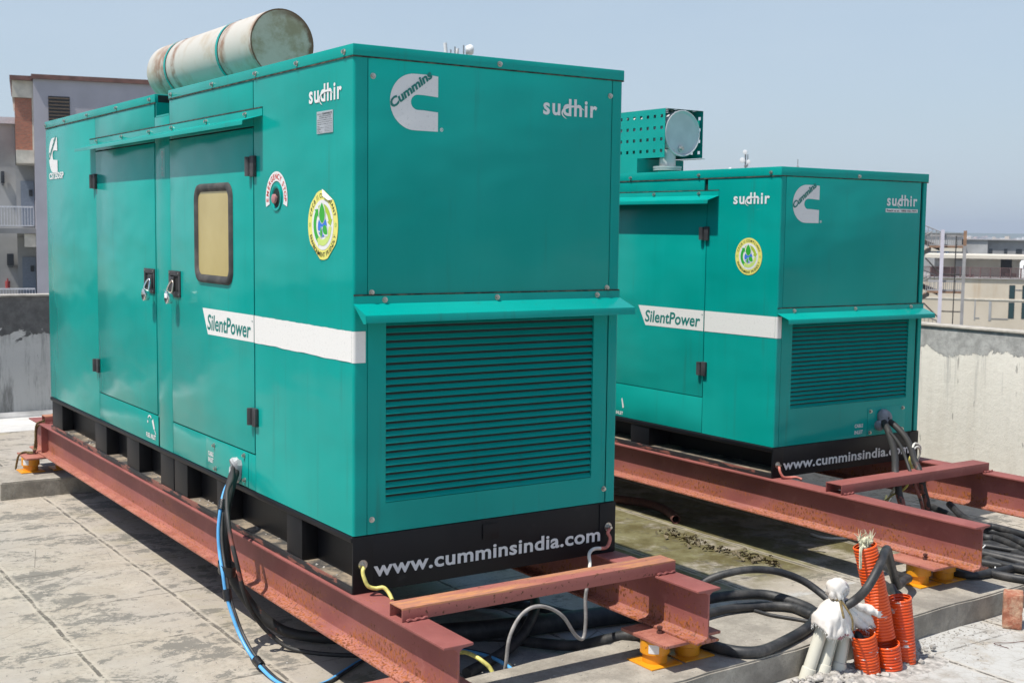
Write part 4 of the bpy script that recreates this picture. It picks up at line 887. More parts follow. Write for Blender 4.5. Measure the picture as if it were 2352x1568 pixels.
t_.add(A_, [(k_*24+i, k_*24+(i+1) % 24, (k_+1)*24+(i+1) % 24, (k_+1)*24+i) for k_ in range(5) for i in range(24)]); tag(t_.build('tape_wrap', 'tape', smooth=True, autos=70), 'wide black tape wrap binding the blue cable to the thick black one', 'tape')
tape((-.143, 1.141, .185), (-.35, -.5, -1), .019, .05, 'short black tape wrap near the top of the blue cable')
tape((-.192, .951, -.212), (.0, -.4, -1), .020, .055, 'black tape wrap on the blue cable just below the wide wrap')
tape((-.155, .660, -.462), (.05, -1, -.25), .020, .06, 'black tape wrap on the blue cable near the floor')
def earth(label, pts, mats, bolt, ax, par=None):
    P = cr(pts, 6); o = thing('earth_wire', label, 'wire', tuple(pts[0])); off = Vector(pts[0])
    n = len(P); step = max(3, n//(len(mats)))
    for i, m_ in enumerate(mats):
        seg_ = [p-off for p in P[i*step:min(n, (i+1)*step+1) if i < len(mats)-1 else n]]
        if len(seg_) > 1: MB().tube(seg_, .0085, 10).build('wire_jacket', m_, o, smooth=True)
    b = MB(); a = Vector(ax); c0 = Vector(bolt)-off; b.cyl(c0, a, .021, .003, 20); b.cyl(c0+a*.003, a, .013, .010, 6); b.cyl(c0+a*.013, a, .007, .014, 10); b.build('terminal_bolt', 'steel_bolt', o, smooth=True)
    return o
earth('yellow sheathed earth wire bolted to the front left corner of the front generator base', [(.043, -.018, .118), (.030, -.03, .105), (.031, -.04, .079), (.045, -.05, .044), (.075, -.06, .032), (.1, -.08, .037), (.114, -.1, .02), (.112, -.14, -.003)], ['wire_yellow', 'wire_yellow', 'wire_yellow'], (.043, -.0045, .125), (0, -1, 0))
earth('pink and grey earth wire at the front right corner of the front generator base', [(1.356, -.02, .12), (1.338, -.03, .106), (1.345, -.04, .077), (1.314, -.05, .042), (1.235, -.06, .048), (1.19, -.08, .033), (1.172, -.11, -.01), (1.092, -.2, -.066), (1.081, -.2, -.134), (1.085, -.2, -.239), (1.072, -.2, -.318), (1.025, -.2, -.292), (.956, -.2, -.197), (.872, -.2, -.142), (.791, -.2, -.126), (.719, -.2, -.158), (.665, -.2, -.243), (.655, -.19, -.356), (.66, -.17, -.42)], ['wire_pink', 'wire_white', 'wire_grey', 'wire_grey', 'wire_grey'], (1.358, -.0045, .128), (0, -1, 0))
cable('sheathed_wire', [(.50, .25, -.49), (.56, .17, -.42), (.615, .111, -.392), (.622, .026, -.385), (.64, -.022, -.40), (.664, -.05, -.43), (.68, -.08, -.49)], .010, 'wire_yellow', 'pale yellow wire arching up behind the near left beam end', 'wire')
cable('conduit_pipe', [(.45, .70, -.445), (.694, .558, -.445), (.907, .482, -.445), (1.214, .405, -.445), (1.546, .345, -.445), (1.809, .29, -.445), (2.1, .15, -.445)], .05, 'cable_black', 'fat black conduit lying on the floor below the front generator', 'conduit', seg=16)
cable('power_cable', [(1.05, 1.15, -.47), (1.16, .98, -.46), (1.257, .818, -.45), (1.33, .712, -.40), (1.327, .583, -.36), (1.235, .423, -.365), (1.067, .257, -.40), (.928, .179, -.44), (.795, .131, -.462), (.6, .05, -.47)], .026, 'cable_black', 'black cable hooking over the fat conduit in the shade below the front generator', 'cable', seg=12)
cable('power_cable', [(1.25, .98, -.472), (1.387, .825, -.472), (1.465, .698, -.472), (1.498, .539, -.465), (1.52, .44, -.455)], .025, 'cable_black', 'short black cable bending toward the fat conduit under the cross channel', 'cable', seg=12)
cable('power_cable', [(.75, .55, -.488), (.91, .487, -.488), (1.15, .312, -.488), (1.298, .115, -.488), (1.4, -.05, -.488)], .011, 'cable_black', 'thin straight black cable on the floor under the front generator', 'cable')
# coil beside the right beam end
cable('coiled_cable', [(1.02, .35, -.47), (1.20, .06, -.45), (1.28, -.10, -.39), (1.36, -.22, -.344), (1.47, -.33, -.344), (1.545, -.46, -.344), (1.578, -.60, -.344), (1.63, -.680, -.344), (1.723, -.704, -.344), (1.91, -.66, -.344), (2.112, -.591, -.344), (2.26, -.51, -.343), (2.345, -.41, -.335), (2.335, -.27, -.322), (2.272, -.152, -.31), (2.121, -.091, -.305), (1.983, -.059, -.31), (1.80, -.05, -.32), (1.55, -.12, -.34)], .0265, 'cable_black', 'thickest and widest black cable loop lying on the plinth by the sack', 'cable', seg=14)
cable('coiled_cable', [(2.33, -.50, -.343), (2.308, -.426, -.342), (2.312, -.302, -.342), (2.213, -.212, -.345), (2.056, -.161, -.345), (1.898, -.158, -.345), (1.70, -.20, -.345), (1.5, -.28, -.345)], .0225, 'cable_black', 'black cable lying just inside the upper arc of the coil by the sack', 'cable', seg=12)
cable('coiled_cable', [(2.10, -.17, -.36), (2.151, -.192, -.36), (2.172, -.307, -.36), (2.253, -.469, -.36), (2.3, -.60, -.36)], .0085, 'cable_black', 'thinnest black cable crossing the inside of the coil by the sack', 'cable')
cable('coiled_cable', [(1.70, -.02, -.40), (1.80, -.06, -.27), (1.906, -.1, -.2), (1.989, -.15, -.162), (2.114, -.2, -.145), (2.252, -.25, -.161), (2.384, -.3, -.214), (2.44, -.38, -.27), (2.44, -.52, -.33), (2.40, -.60, -.345)], .019, 'cable_black', 'black cable arching highest above the coil from the beam end to the sack', 'cable', seg=12)
cable('power_cable', [(2.07, -.80, -.20), (2.10, -.83, -.17), (2.144, -.86, -.134), (2.17, -.9, -.075), (2.259, -.89, .008), (2.365, -.83, .043), (2.47, -.76, .036), (2.583, -.68, -.028), (2.711, -.6, -.132), (2.812, -.54, -.223), (2.887, -.5, -.269), (3.007, -.44, -.272), (3.141, -.36, -.30), (3.28, -.16, -.343), (3.4, .05, -.35)], .0215, 'cable_black', 'black cable bent like a hook over the top of the orange corrugated conduits', 'cable', seg=12)
cable('power_cable', [(3.05, -.20, -.345), (2.83, -.50, -.29), (2.71, -.60, -.225), (2.63, -.68, -.215), (2.55, -.78, -.23), (2.49, -.84, -.33)], .020, 'cable_black', 'black cable entering the right orange corrugated stub from the plinth', 'cable', seg=12)
cable('power_cable', [(3.15, -.10, -.34), (2.98, -.42, -.34), (2.76, -.62, -.28), (2.60, -.74, -.22), (2.50, -.83, -.30)], .017, 'cable_black', 'second black cable running into the mouth of the right orange stub', 'cable', seg=12)
cable('power_cable', [(2.36, -.50, -.345), (2.30, -.66, -.345), (2.24, -.76, -.33), (2.205, -.84, -.33), (2.21, -.86, -.40)], .019, 'cable_black', 'black cable dropping into the left orange corrugated stub', 'cable', seg=12)
rc = [('topmost', [(4.55, .45, -.21), (4.30, .15, -.21), (4.254, -.026, -.215), (4.286, -.084, -.22), (4.262, -.293, -.22), (4.189, -.53, -.22), (4.0, -.95, -.25)]),
      ('second from top', [(4.5, .55, -.24), (4.278, .06, -.245), (4.287, -.129, -.25), (4.191, -.343, -.25), (4.034, -.633, -.255), (3.85, -1.0, -.28)]),
      ('third from top', [(4.35, .40, -.27), (4.237, -.032, -.28), (4.263, -.103, -.28), (4.178, -.354, -.285), (4.013, -.648, -.30), (3.8, -.95, -.30)]),
      ('fourth from top', [(4.45, .5, -.30), (4.247, -.027, -.31), (4.218, -.137, -.31), (4.151, -.374, -.31), (4.143, -.565, -.31), (4.2, -.9, -.33)]),
      ('thinnest', [(4.2, .4, -.30), (4.05, .1, -.30), (4.116, -.121, -.30), (4.182, -.352, -.30), (4.237, -.503, -.30), (4.3, -.8, -.32)]),
      ('middle', [(4.1, .3, -.32), (4.03, -.05, -.325), (4.066, -.159, -.325), (4.099, -.265, -.325), (4.134, -.386, -.325), (4.216, -.518, -.33), (4.3, -.8, -.34)]),
      ('third from bottom', [(4.2, .25, -.34), (4.04, -.045, -.338), (4.022, -.191, -.338), (3.961, -.321, -.338), (3.979, -.492, -.338), (4.061, -.62, -.342), (4.2, -.85, -.345)]),
      ('second from bottom', [(3.601, -.25, -.345), (3.622, -.399, -.345), (3.84, -.43, -.345), (4.092, -.43, -.343), (4.304, -.462, -.343), (4.6, -.55, -.345)]),
      ('lowest', [(3.80, -.02, -.346), (3.765, -.214, -.346), (3.783, -.373, -.346), (3.769, -.457, -.346), (3.814, -.605, -.346), (3.931, -.706, -.346), (4.15, -.82, -.347)])]
for i, (w_, p_) in enumerate(rc):
    cable('coiled_cable', p_, .0225 if w_ != 'thinnest' else .014, 'cable_black', '%s black cable of the coil behind the right beam end' % w_, 'cable', seg=12, group='coiled cables right of the beam end')
for i in range(7):
    cable('coiled_cable', [(3.95+i*.10, .30+.02*i, -.345+.012*(i % 3)), (3.90+i*.1, .02, -.335+.012*(i % 2)), (3.92+i*.09, -.25, -.345+.03*(i % 2)), (4.05+i*.09, -.55-.03*i, -.342), (4.4+.05*i, -.85, -.345)], .021, 'cable_black', 'one of the half hidden black cables filling the coil behind the beam end', 'cable', seg=10, group='hidden inner loops of the cable coil')
for i, (a, b) in enumerate((((3.985, -.15, -.35), (4.03, -.20, -.27)), ((3.80, -.44, -.365), (3.815, -.42, -.318)))):
    o = MB().tube([a, b], .004, 6).build('cable_tie', 'white_tape'); tag(o, ('white cable tie standing up from the black coil' if i == 0 else 'white cable tie on the lowest black cable of the coil'), 'cable tie')
# cables of the rear generator (in its own frame)
def g2p(p): 
    c_, s_ = cos(.00925), sin(.00925); return (3.3841+c_*p[0]-s_*p[1], .9051+s_*p[0]+c_*p[1], p[2])
def g2cable(pts, r, mat, label, cat='cable', name='power_cable', seg=12): return cable(name, [g2p(p) for p in pts], r, mat, label, cat, seg=seg)
g2cable([(1.016, -.02, .293), (.985, -.06, .280), (.945, -.12, .252), (.903, -.18, .208), (.813, -.28, .160), (.707, -.38, .111), (.625, -.45, .059), (.590, -.5, -.003), (.581, -.52, -.068), (.585, -.54, -.127), (.64, -.55, -.30), (.80, -.50, -.478)], .023, 'cable_painted', 'left black cable hanging over the rear frame channel from the grey foam plug')
g2cable([(1.051, -.02, .298), (1.048, -.08, .276), (1.034, -.16, .235), (.998, -.24, .194), (.938, -.32, .155), (.847, -.42, .105), (.800, -.5, .045), (.813, -.52, -.052), (.856, -.53, -.192), (.95, -.5, -.478)], .021, 'cable_painted', 'right black cable hanging over the rear frame channel from the grey foam plug')
g2cable([(1.0, -.02, .286), (.944, -.1, .255), (.9, -.2, .228), (.847, -.3, .185), (.77, -.4, .143), (.718, -.48, .077), (.712, -.53, -.014), (.776, -.55, -.174), (.88, -.52, -.488)], .0105, 'cable_painted', 'thin brownish cable between the two thick cables of the rear generator')
g2cable([(1.058, -.13, .232), (1.039, -.185, .203), (.991, -.26, .176), (.930, -.335, .143), (.915, -.345, .132)], .008, 'wire_blue', 'short pale blue wire slit out of the right cable of the rear generator', 'wire', 'sheathed_wire', 8)
g2cable([(.905, -.36, .120), (.915, -.345, .145), (.940, -.33, .170), (1.0, -.3, .182), (1.066, -.28, .163), (1.109, -.26, .131), (1.119, -.24, .08), (1.127, -.22, .046), (1.13, -.18, -.05)], .0075, 'wire_white', 'white wire looping out of the right cable of the rear generator', 'wire', 'sheathed_wire', 8)
g2cable([(.905, -.36, .112), (.925, -.345, .150), (1.0, -.31, .160), (1.050, -.29, .150), (1.095, -.27, .115), (1.105, -.25, .07), (1.115, -.23, .036), (1.12, -.19, -.06)], .0075, 'wire_white', 'second white wire looping just inside the first at the rear generator', 'wire', 'sheathed_wire', 8)
g2cable([(.96, -.31, .12), (.953, -.3, .075), (1.0, -.29, .0), (1.097, -.2, -.074), (1.188, -.1, -.158), (1.261, 0.0, -.216), (1.324, .12, -.272), (1.55, .38, -.40), (1.85, .62, -.485), (2.1, .8, -.49)], .008, 'wire_yellow', 'yellow green wire curving below the rear generator channel', 'wire', 'sheathed_wire', 8)
g2cable([(1.04, -.25, .04), (1.09, -.18, -.04), (1.138, -.1, -.106), (1.243, .05, -.212), (1.5, .30, -.36), (1.85, .60, -.485), (2.05, .72, -.49)], .0085, 'wire_white', 'white wire slanting to the floor below the rear generator channel', 'wire', 'sheathed_wire', 8)
ew = earth('pinkish earth wire bolted at the near corner of the rear generator base', [g2p(p) for p in ((.040, -.02, .075), (.032, -.03, .060), (.034, -.04, .036), (.05, -.05, .012), (.085, -.06, .008), (.125, -.09, .010), (.14, -.12, .0))], ['wire_pink', 'wire_pink'], g2p((.040, -.0045, .083)), (0, -1, 0))
cable('sheathed_wire', [(4.02, 1.15, -.49), (4.0, 1.05, -.485), (4.037, .986, -.485), (4.106, .945, -.485), (4.2, .95, -.49)], .009, 'wire_white', 'white wire end curling on the floor in the shade of the rear generator', 'wire')
pp = MB(); pp.tube(cr([(3.40, 2.85, -.467), (3.52, 2.60, -.467), (3.60, 2.42, -.467), (3.60, 2.22, -.467), (3.53, 2.02, -.467), (3.45, 1.88, -.467)], 8), .032, 16, caps=False)
o = pp.build('hose', 'rust_dark', smooth=True); sm = o.modifiers.new('s', 'SOLIDIFY'); sm.thickness = .006; tag(o, 'brown open ended hose lying in the shade between the generators', 'hose')
# rope at the far left beam end
rt = cr([(.22, 5.68, .05), (.149, 5.64, .03), (.022, 5.43, .012), (-.03, 5.40, .0), (-.036, 5.43, -.064), (-.036, 5.435, -.124), (-.04, 5.46, -.20), (-.05, 5.44, -.230), (-.08, 5.46, -.232), (-.12, 5.48, -.232), (-.158, 5.46, -.25), (-.165, 5.50, -.31), (-.17, 5.52, -.362)], 7)
tw = MB()
for ph in (0, 2.1, 4.2):
    tw.tube([p+Vector((.0045*cos(i*1.1+ph), .0045*sin(i*1.1+ph), .0045*cos(i*1.1+ph+1))) for i, p in enumerate(rt)], .0055, 6)
o = tw.build('rope', 'rope_fibre', smooth=True); tag(o, 'twisted brown rope tied round the far left beam end', 'rope')
tw = MB(); r2 = cr([(.25, 5.72, -.02), (.14, 5.62, .004), (.04, 5.42, .006), (-.024, 5.42, -.03), (-.025, 5.46, -.12), (-.026, 5.46, -.2), (-.06, 5.42, -.235), (-.10, 5.44, -.232)], 7)
for ph in (0, 2.1, 4.2): tw.tube([p+Vector((.004*cos(i*1.1+ph), .004*sin(i*1.1+ph), .004*cos(i*1.1+ph+1))) for i, p in enumerate(r2)], .005, 6)
tag(tw.build('rope', 'rope_fibre', smooth=True), 'second greener rope strand beside the brown one at the far left beam end', 'rope')

# ------------------------------------------------------------------ corrugated conduits, pvc pipes, sack
def corrugated(label, a, b, r, mat, name='corrugated_conduit', pitch=.0145, cutb=0.):
    a, b = Vector(a), Vector(b); L_ = (b-a).length; n = int(L_/pitch); P = []; R = []
    bend = Vector((0, 0, 0))
    for i in range(n):
        for t, k_ in ((.0, .90), (.16, .985), (.32, 1.), (.6, 1.), (.76, .985), (.92, .90)):
            f_ = (i+t)/n; P.append(a.lerp(b, f_)+Vector((.012, 0, 0))*sin(pi*f_)*L_*1.2); R.append(r*k_*(1+.012*sin(f_*17+a.x*9)))
    o = MB().tube(P, R, 30, caps=False).build(name, mat, smooth=True, autos=75); s = o.modifiers.new('s', 'SOLIDIFY'); s.thickness = .003; s.offset = -1
    return tag(o, label, 'conduit')
lc = corrugated('tallest orange corrugated conduit leaning up from the middle stub', (2.348, -.860, -.352), (2.262, -.80, .093), .0565, 'orange_clean')
corrugated('squat orange corrugated stub at the left, set in the mortar', (2.246, -.865, -.515), (2.196, -.865, -.300), .058, 'orange_corrugated')
corrugated('orange corrugated stub in the middle below the leaning conduit', (2.362, -.900, -.515), (2.331, -.898, -.362), .0565, 'orange_corrugated')
corrugated('upright orange corrugated stub at the right taking two cables', (2.506, -.86, -.515), (2.472, -.842, -.178), .0565, 'orange_corrugated')
from mathutils import noise as _n
fz = MB(); rnd = random.Random(4); V_ = []; n1, n2 = 16, 30
for i in range(n1+1):
    for j in range(n2):
        t, p_ = pi*i/n1, 2*pi*j/n2; d_ = Vector((sin(t)*cos(p_)*.027, sin(t)*sin(p_)*.027, cos(t)*.032)); q = d_*40
        d_ *= 1+.55*(abs(_n.noise(q))*2-.3)+.3*_n.noise(q*2.7); V_.append((2.265+d_.x, -.80+d_.y, .098+d_.z))
fz.add(V_, [(i*n2+j, i*n2+(j+1) % n2, (i+1)*n2+(j+1) % n2, (i+1)*n2+j) for i in range(n1) for j in range(n2)])
for i in range(40):
    a = rnd.uniform(0, 2*pi); b_ = Vector((2.265+.03*cos(a), -.80+.03*sin(a), .12)); t_ = b_+Vector((rnd.uniform(-.02, .02), rnd.uniform(-.02, .02), rnd.uniform(0, .05))); fz.tube([b_, b_.lerp(t_, .6), t_], [.0018, .0014, .0008], 4)
o = fz.build('fibre_wad', 'frayed_fibre', smooth=True, autos=25); tag(o, 'frayed cream fibre wad stuffed in the top of the leaning conduit', 'wad')
fz = MB()
for i in range(10):
    o_ = rnd.uniform(-.006, .006); fz.tube(cr([(2.235, -.82+o_, .085), (2.205+o_, -.83, .098), (2.188+o_, -.84, .07), (2.186+o_, -.845, .02+rnd.uniform(-.02, .01))], 4), .0035, 5)
tag(fz.build('fibre_strand', 'frayed_fibre', smooth=True), 'pale frayed strand hanging over the left rim of the leaning conduit', 'strand')
for i, (a, b, lb) in enumerate((((1.935, -.76, -.515), (2.022, -.775, -.27), 'left white plastic pipe under the sack, patched with mortar'), ((2.005, -.79, -.505), (2.100, -.785, -.26), 'middle white plastic pipe with green print under the sack'), ((2.094, -.81, -.505), (2.172, -.79, -.27), 'right white plastic pipe with rusty ring under the sack'))):
    t = thing('plastic_pipe', lb, 'pipe', a, 0, 'white plastic pipes under the sack'); d_ = Vector(b)-Vector(a)
    MB().tube([(0, 0, 0), d_], .0295, 24).build('pipe_body', 'pvc', t, smooth=True, autos=40)
    MB().tube([d_*.02, d_*.235, d_*.25, d_*.26], [.034, .034, .0335, .0305], 24).build('socket', 'pvc', t, smooth=True, autos=40)
    if i: # green print running up the pipe
        dn = d_.normalized(); side = Vector((-.3, -1, 0)); side = (side-dn*side.dot(dn)).normalized(); e = dn.cross(side)
        w = MB(); text(w, 'JAMUNA ULTRA SUPREME PLUMBING', lambda u, v: tuple(d_*.28+dn*(u)+side*(.0300*cos(v))+e*(.0300*sin(v))), .0, .15, .25, .48, .02); w.build('pipe_print', 'ink_teal', t)
# the sack: gathered skirt, tied neck, knob, and a frayed flap
S_ = thing('tied_sack', 'white woven sack tied with twine over the plastic pipes, frayed at one side', 'sack', (2.09, -.80, 0))
import numpy as np
def drape(n=75, side=.72, steps=420, seed=3):
    """sheet of sacking let fall over the knob of pipe ends and gathered by the twine: small position based cloth solve"""
    rs = np.random.RandomState(seed); h = side/(n-1); ax = (np.arange(n)-(n-1)/2)*h
    X, Y = np.meshgrid(ax, ax, indexing='ij'); rest = np.hypot(X, Y); th = np.arctan2(Y, X)
    lim = .262+.075*np.clip(np.cos(th+.10), 0, 1)**5+.012*np.sin(5*th+1)+.010*np.sin(9*th)-.02*np.clip(np.cos(th-1.6), 0, 1)
    keep = rest < lim
    P = np.stack([X*.55, Y*.55, -.030-rest*.35+rs.uniform(-.004, .004, X.shape)], -1); Q = P.copy()
    flapm = np.clip(np.cos(th+.10), 0, 1)**5*np.clip((rest-.15)/.1, 0, 1)
    def con(sa, sb, L, k=1.):
        d = P[sb]-P[sa]; l = np.linalg.norm(d, axis=-1, keepdims=True)+1e-9; c_ = d*(.5*k*(l-L)/l)
        P[sa] += c_; P[sb] -= c_
    S_ = slice; groups = []
    var = 1+rs.uniform(-.05, .05, (n, n, 1))
    for o_ in (0, 1):
        m_ = (n-o_)//2*2
        groups.append(((S_(o_, o_+m_-1, 2), S_(None)), (S_(o_+1, o_+m_, 2), S_(None)), h)); groups.append(((S_(None), S_(o_, o_+m_-1, 2)), (S_(None), S_(o_+1, o_+m_, 2)), h))
    dg = []
    for o_ in (0, 1):
        m_ = (n-o_)//2*2
        dg.append(((S_(o_, o_+m_-1, 2), S_(0, n-1)), (S_(o_+1, o_+m_, 2), S_(1, n)), h*1.4142)); dg.append(((S_(o_, o_+m_-1, 2), S_(1, n)), (S_(o_+1, o_+m_, 2), S_(0, n-1)), h*1.4142))
    bend = [((S_(0, n-3), S_(None)), (S_(3, n), S_(None)), 3*h), ((S_(None), S_(0, n-3)), (S_(None), S_(3, n)), 3*h)]
    tie = (rest > .112) & (rest < .130)
    for it in range(steps):
        vel = (P-Q)*.93; Q = P.copy(); P += vel; P[..., 2] -= .00042
        P[..., 0] += .00050*flapm; P[..., 2] += .00022*flapm; P[..., 1] -= .00012*flapm
        for k_ in range(7):
            for sa, sb, L in groups: con(sa, sb, L*var[sa] if False else L)
            for sa, sb, L in dg: con(sa, sb, L, .35)
            for sa, sb, L in bend:
                d = P[sb]-P[sa]; l = np.linalg.norm(d, axis=-1, keepdims=True)+1e-9; c_ = d*(.10*.5*np.minimum(0, l-L*.86)/l); P[sa] += c_; P[sb] -= c_
            c0 = np.array([-.010, 0, -.082]); d = P-c0; l = np.linalg.norm(d, axis=-1, keepdims=True)+1e-9; P = np.where(l < .045, c0+d/l*.045, P)
            z = P[..., 2]; rc = np.interp(-z, [.0, .128, .135, .165, .21, .6], [.0, .020, .024, .066, .084, .084]); cx_ = np.interp(-z, [.13, .2], [-.008, -.048])
            dx, dy = P[..., 0]-cx_, P[..., 1]/.82; r_ = np.hypot(dx, dy)+1e-9; ins = (r_ < rc) & (z < -.12); f_ = np.where(ins, rc/r_, 1.); P[..., 0] = cx_+dx*f_; P[..., 1] = dy*f_*.82
            w_ = min(1., it/120.); rt = np.hypot(P[..., 0]+.008, P[..., 1])+1e-9; tgt = np.minimum(rt, .034+.10*(1-w_)); P[..., 0] = np.where(tie, -.008+(P[..., 0]+.008)/rt*tgt, P[..., 0]); P[..., 1] = np.where(tie, P[..., 1]/rt*tgt, P[..., 1])
            P[..., 2] = np.where(tie, P[..., 2]*(1-.3*w_)+(-.131)*.3*w_, P[..., 2])
            P[..., 2] = np.maximum(P[..., 2], -.40)
    return P, keep, rest, th, h, n, ax
CP, keep, rest, th, CH, CN, CAX = drape()
from mathutils import noise as _m
gx, gy = np.gradient(CP, axis=0), np.gradient(CP, axis=1); CNRM = np.cross(gx, gy); CNRM /= np.linalg.norm(CNRM, axis=-1, keepdims=True)+1e-9
for i in range(CN):
    for j in range(CN):
        q = Vector((CAX[i]*22, CAX[j]*22, 1.)); CP[i, j] += CNRM[i, j]*((abs(_m.noise(q))*2-.4)*.0085+(abs(_m.noise(q*2.6))*2-.4)*.0030)*(1. if rest[i, j] > .135 or rest[i, j] < .1 else .3)
gx, gy = np.gradient(CP, axis=0), np.gradient(CP, axis=1); CNRM = np.cross(gx, gy); CNRM /= np.linalg.norm(CNRM, axis=-1, keepdims=True)+1e-9
def cloth_at(x, y, off):
    i, j = (x-CAX[0])/CH, (y-CAX[0])/CH; i0, j0 = int(min(max(i, 0), CN-2)), int(min(max(j, 0), CN-2)); a_, b_ = i-i0, j-j0
    mixf = lambda A: A[i0, j0]*(1-a_)*(1-b_)+A[i0+1, j0]*a_*(1-b_)+A[i0, j0+1]*(1-a_)*b_+A[i0+1, j0+1]*a_*b_
    return tuple(float(t) for t in mixf(CP)+mixf(CNRM)*off)
def cloth_mesh(mask, off):
    mb = MB(); idx = {}; V_ = []; F_ = []
    for i in range(CN-1):
        for j in range(CN-1):
            q = [(i, j), (i+1, j), (i+1, j+1), (i, j+1)]
            if all(mask[p] for p in q):
                f_ = []
                for p in q:
                    if p not in idx: idx[p] = len(V_); V_.append(tuple(float(t) for t in CP[p]+CNRM[p]*off))
                    f_.append(idx[p])
                F_.append(tuple(f_))
    mb.add(V_, F_); return mb
o = cloth_mesh(keep, 0).build('sack_body', 'woven_sack', S_, smooth=True, autos=60); s = o.modifiers.new('s', 'SOLIDIFY'); s.thickness = .0012
ang = np.degrees(th)
cloth_mesh(keep & (rest > .243) & (ang > -142) & (ang < -112), .0016).build('sack_patch', 'sack_plum', S_, smooth=True, autos=60)
lm = MB(); text(lm, '2547', lambda u, v: cloth_at(u, v, .0022), .125, .185, -.095, -.068, .012); lm.build('sack_print', 'wire_grey', S_)
lm = MB(); text(lm, 'R22', lambda u, v: cloth_at(u, v, .0022), -.035, .030, -.255, -.222, .02); lm.build('sack_print', 'vinyl_blue', S_)
rnd = random.Random(5); fr = MB()
edge = [(i, j) for i in range(1, CN-1) for j in range(1, CN-1) if keep[i, j] and not (keep[i+1, j] and keep[i-1, j] and keep[i, j+1] and keep[i, j-1])]
for (i, j) in edge:
    right = abs(ang[i, j]+6) < 34
    for q in range(7 if right else 1):
        b_ = Vector([float(t) for t in CP[i, j]]); o_ = Vector((rnd.uniform(.004, .038), rnd.uniform(-.014, .008), rnd.uniform(-.026, .010))) if right else Vector((rnd.uniform(-.004, .004), rnd.uniform(-.004, .004), rnd.uniform(-.014, -.002)))
        fr.tube([b_, b_+o_*.5+Vector((rnd.uniform(-.005, .005), 0, .003)), b_+o_], [.0013, .0011, .0007], 4)
fr.build('frayed_threads', 'white_tape', S_)['kind'] = 'stuff'
tw = MB(); tw.tube([(-.008+.034*cos(a), -.002+.030*sin(a), -.130+.003*sin(3*a)) for a in [2*pi*i/20 for i in range(21)]], .0055, 7)
tw.tube(cr([(-.02, -.032, -.130), (-.045, -.060, -.145), (-.068, -.090, -.165), (-.074, -.105, -.190)], 5), [.0055]*16, 6); tw.tube(cr([(-.018, -.032, -.130), (-.020, -.068, -.158), (-.016, -.102, -.20), (-.014, -.108, -.255)], 5), [.005]*16, 6)
tw.build('twine', 'rope_fibre', S_, smooth=True); 

# mortar heap, brick, litter
def rock(mb, c, r, rnd, sq=(1, 1, .7)):
    c = Vector(c); V_ = []; n1, n2 = 5, 7
    for i in range(n1+1):
        for j in range(n2):
            t, p = pi*i/n1, 2*pi*j/n2; q = r*rnd.uniform(.72, 1.12); V_.append((c.x+q*sin(t)*cos(p)*sq[0], c.y+q*sin(t)*sin(p)*sq[1], c.z+q*cos(t)*sq[2]))
    mb.add(V_, [(i*n2+j, i*n2+(j+1) % n2, (i+1)*n2+(j+1) % n2, (i+1)*n2+j) for i in range(n1) for j in range(n2)])
rnd = random.Random(21); mb = MB()
for i in range(520):
    x = rnd.gauss(2.2, .20); y = -.84+rnd.gauss(0, .05)+(x-2.2)*.05
    if y > -.74: continue
    rock(mb, (x, y, -.497+max(0, .02-abs(y+.83)*.15)), rnd.uniform(.004, .020)*(1 if rnd.random() < .8 else 1.4), rnd)
o = mb.build('mortar_rubble', 'rubble', smooth=True, autos=50); tag(o, None, 'rubble', kind='stuff')
mb = MB()
for i in range(700):
    x = rnd.uniform(2.5, 4.2); y = -.70-abs(rnd.gauss(0, .16))+(x-2.5)*.05
    rock(mb, (x, y, -.4985), rnd.uniform(.0015, .006), rnd)
for i in range(500): rock(mb, (rnd.uniform(-1.2, .3), rnd.uniform(.4, 5), -.4985), rnd.uniform(.001, .0045), rnd)
for i in range(120): rock(mb, (rnd.uniform(.5, 1.9), rnd.uniform(-.7, -.2), -.3685), rnd.uniform(.001, .004), rnd)
for i in range(60):
    y = rnd.uniform(.1, 5); rock(mb, (rnd.uniform(.02, .10), y, .027), rnd.uniform(.002, .009), rnd)
o = mb.build('grit', 'rubble', smooth=True, autos=50); tag(o, None, 'grit', kind='stuff')
hp = MB(); NX, NY = 30, 14; V_ = []
for i in range(NX+1):
    for j in range(NY+1):
        x = 1.80+i/NX*.95; y = -1.02+j/NY*.30; e = sin(pi*i/NX)*sin(pi*j/NY)
        V_.append((x, y, -.503+.030*e**.7*(.6+.4*sin(x*23)*cos(y*31))+.004*rnd.random()*e))
hp.add(V_, [(i*(NY+1)+j, (i+1)*(NY+1)+j, (i+1)*(NY+1)+j+1, i*(NY+1)+j+1) for i in range(NX) for j in range(NY)]); o = hp.build('mortar_bed', 'rubble', smooth=True, autos=80); tag(o, 'rough mortar bed holding the pipe and conduit stubs', 'mortar')
bk = MB(); bk.box(-.062, .062, -.048, .048, 0, .185); o = bk.build('brick', 'fired_brick', bev=.010, loc=(3.45, -.79, -.4995)); o.rotation_euler = (0, 0, radians(35)); tag(o, 'broken red brick standing on end at the right beside the plinth', 'brick')
dis = bpy.data.textures.new('d', 'CLOUDS'); dis.noise_scale = .05; sb = o.modifiers.new('s', 'SUBSURF'); sb.subdivision_type = 'SIMPLE'; sb.levels = 3; sb.render_levels = 4; dm = o.modifiers.new('d', 'DISPLACE'); dm.texture = dis; dm.strength = .012
mb = MB()
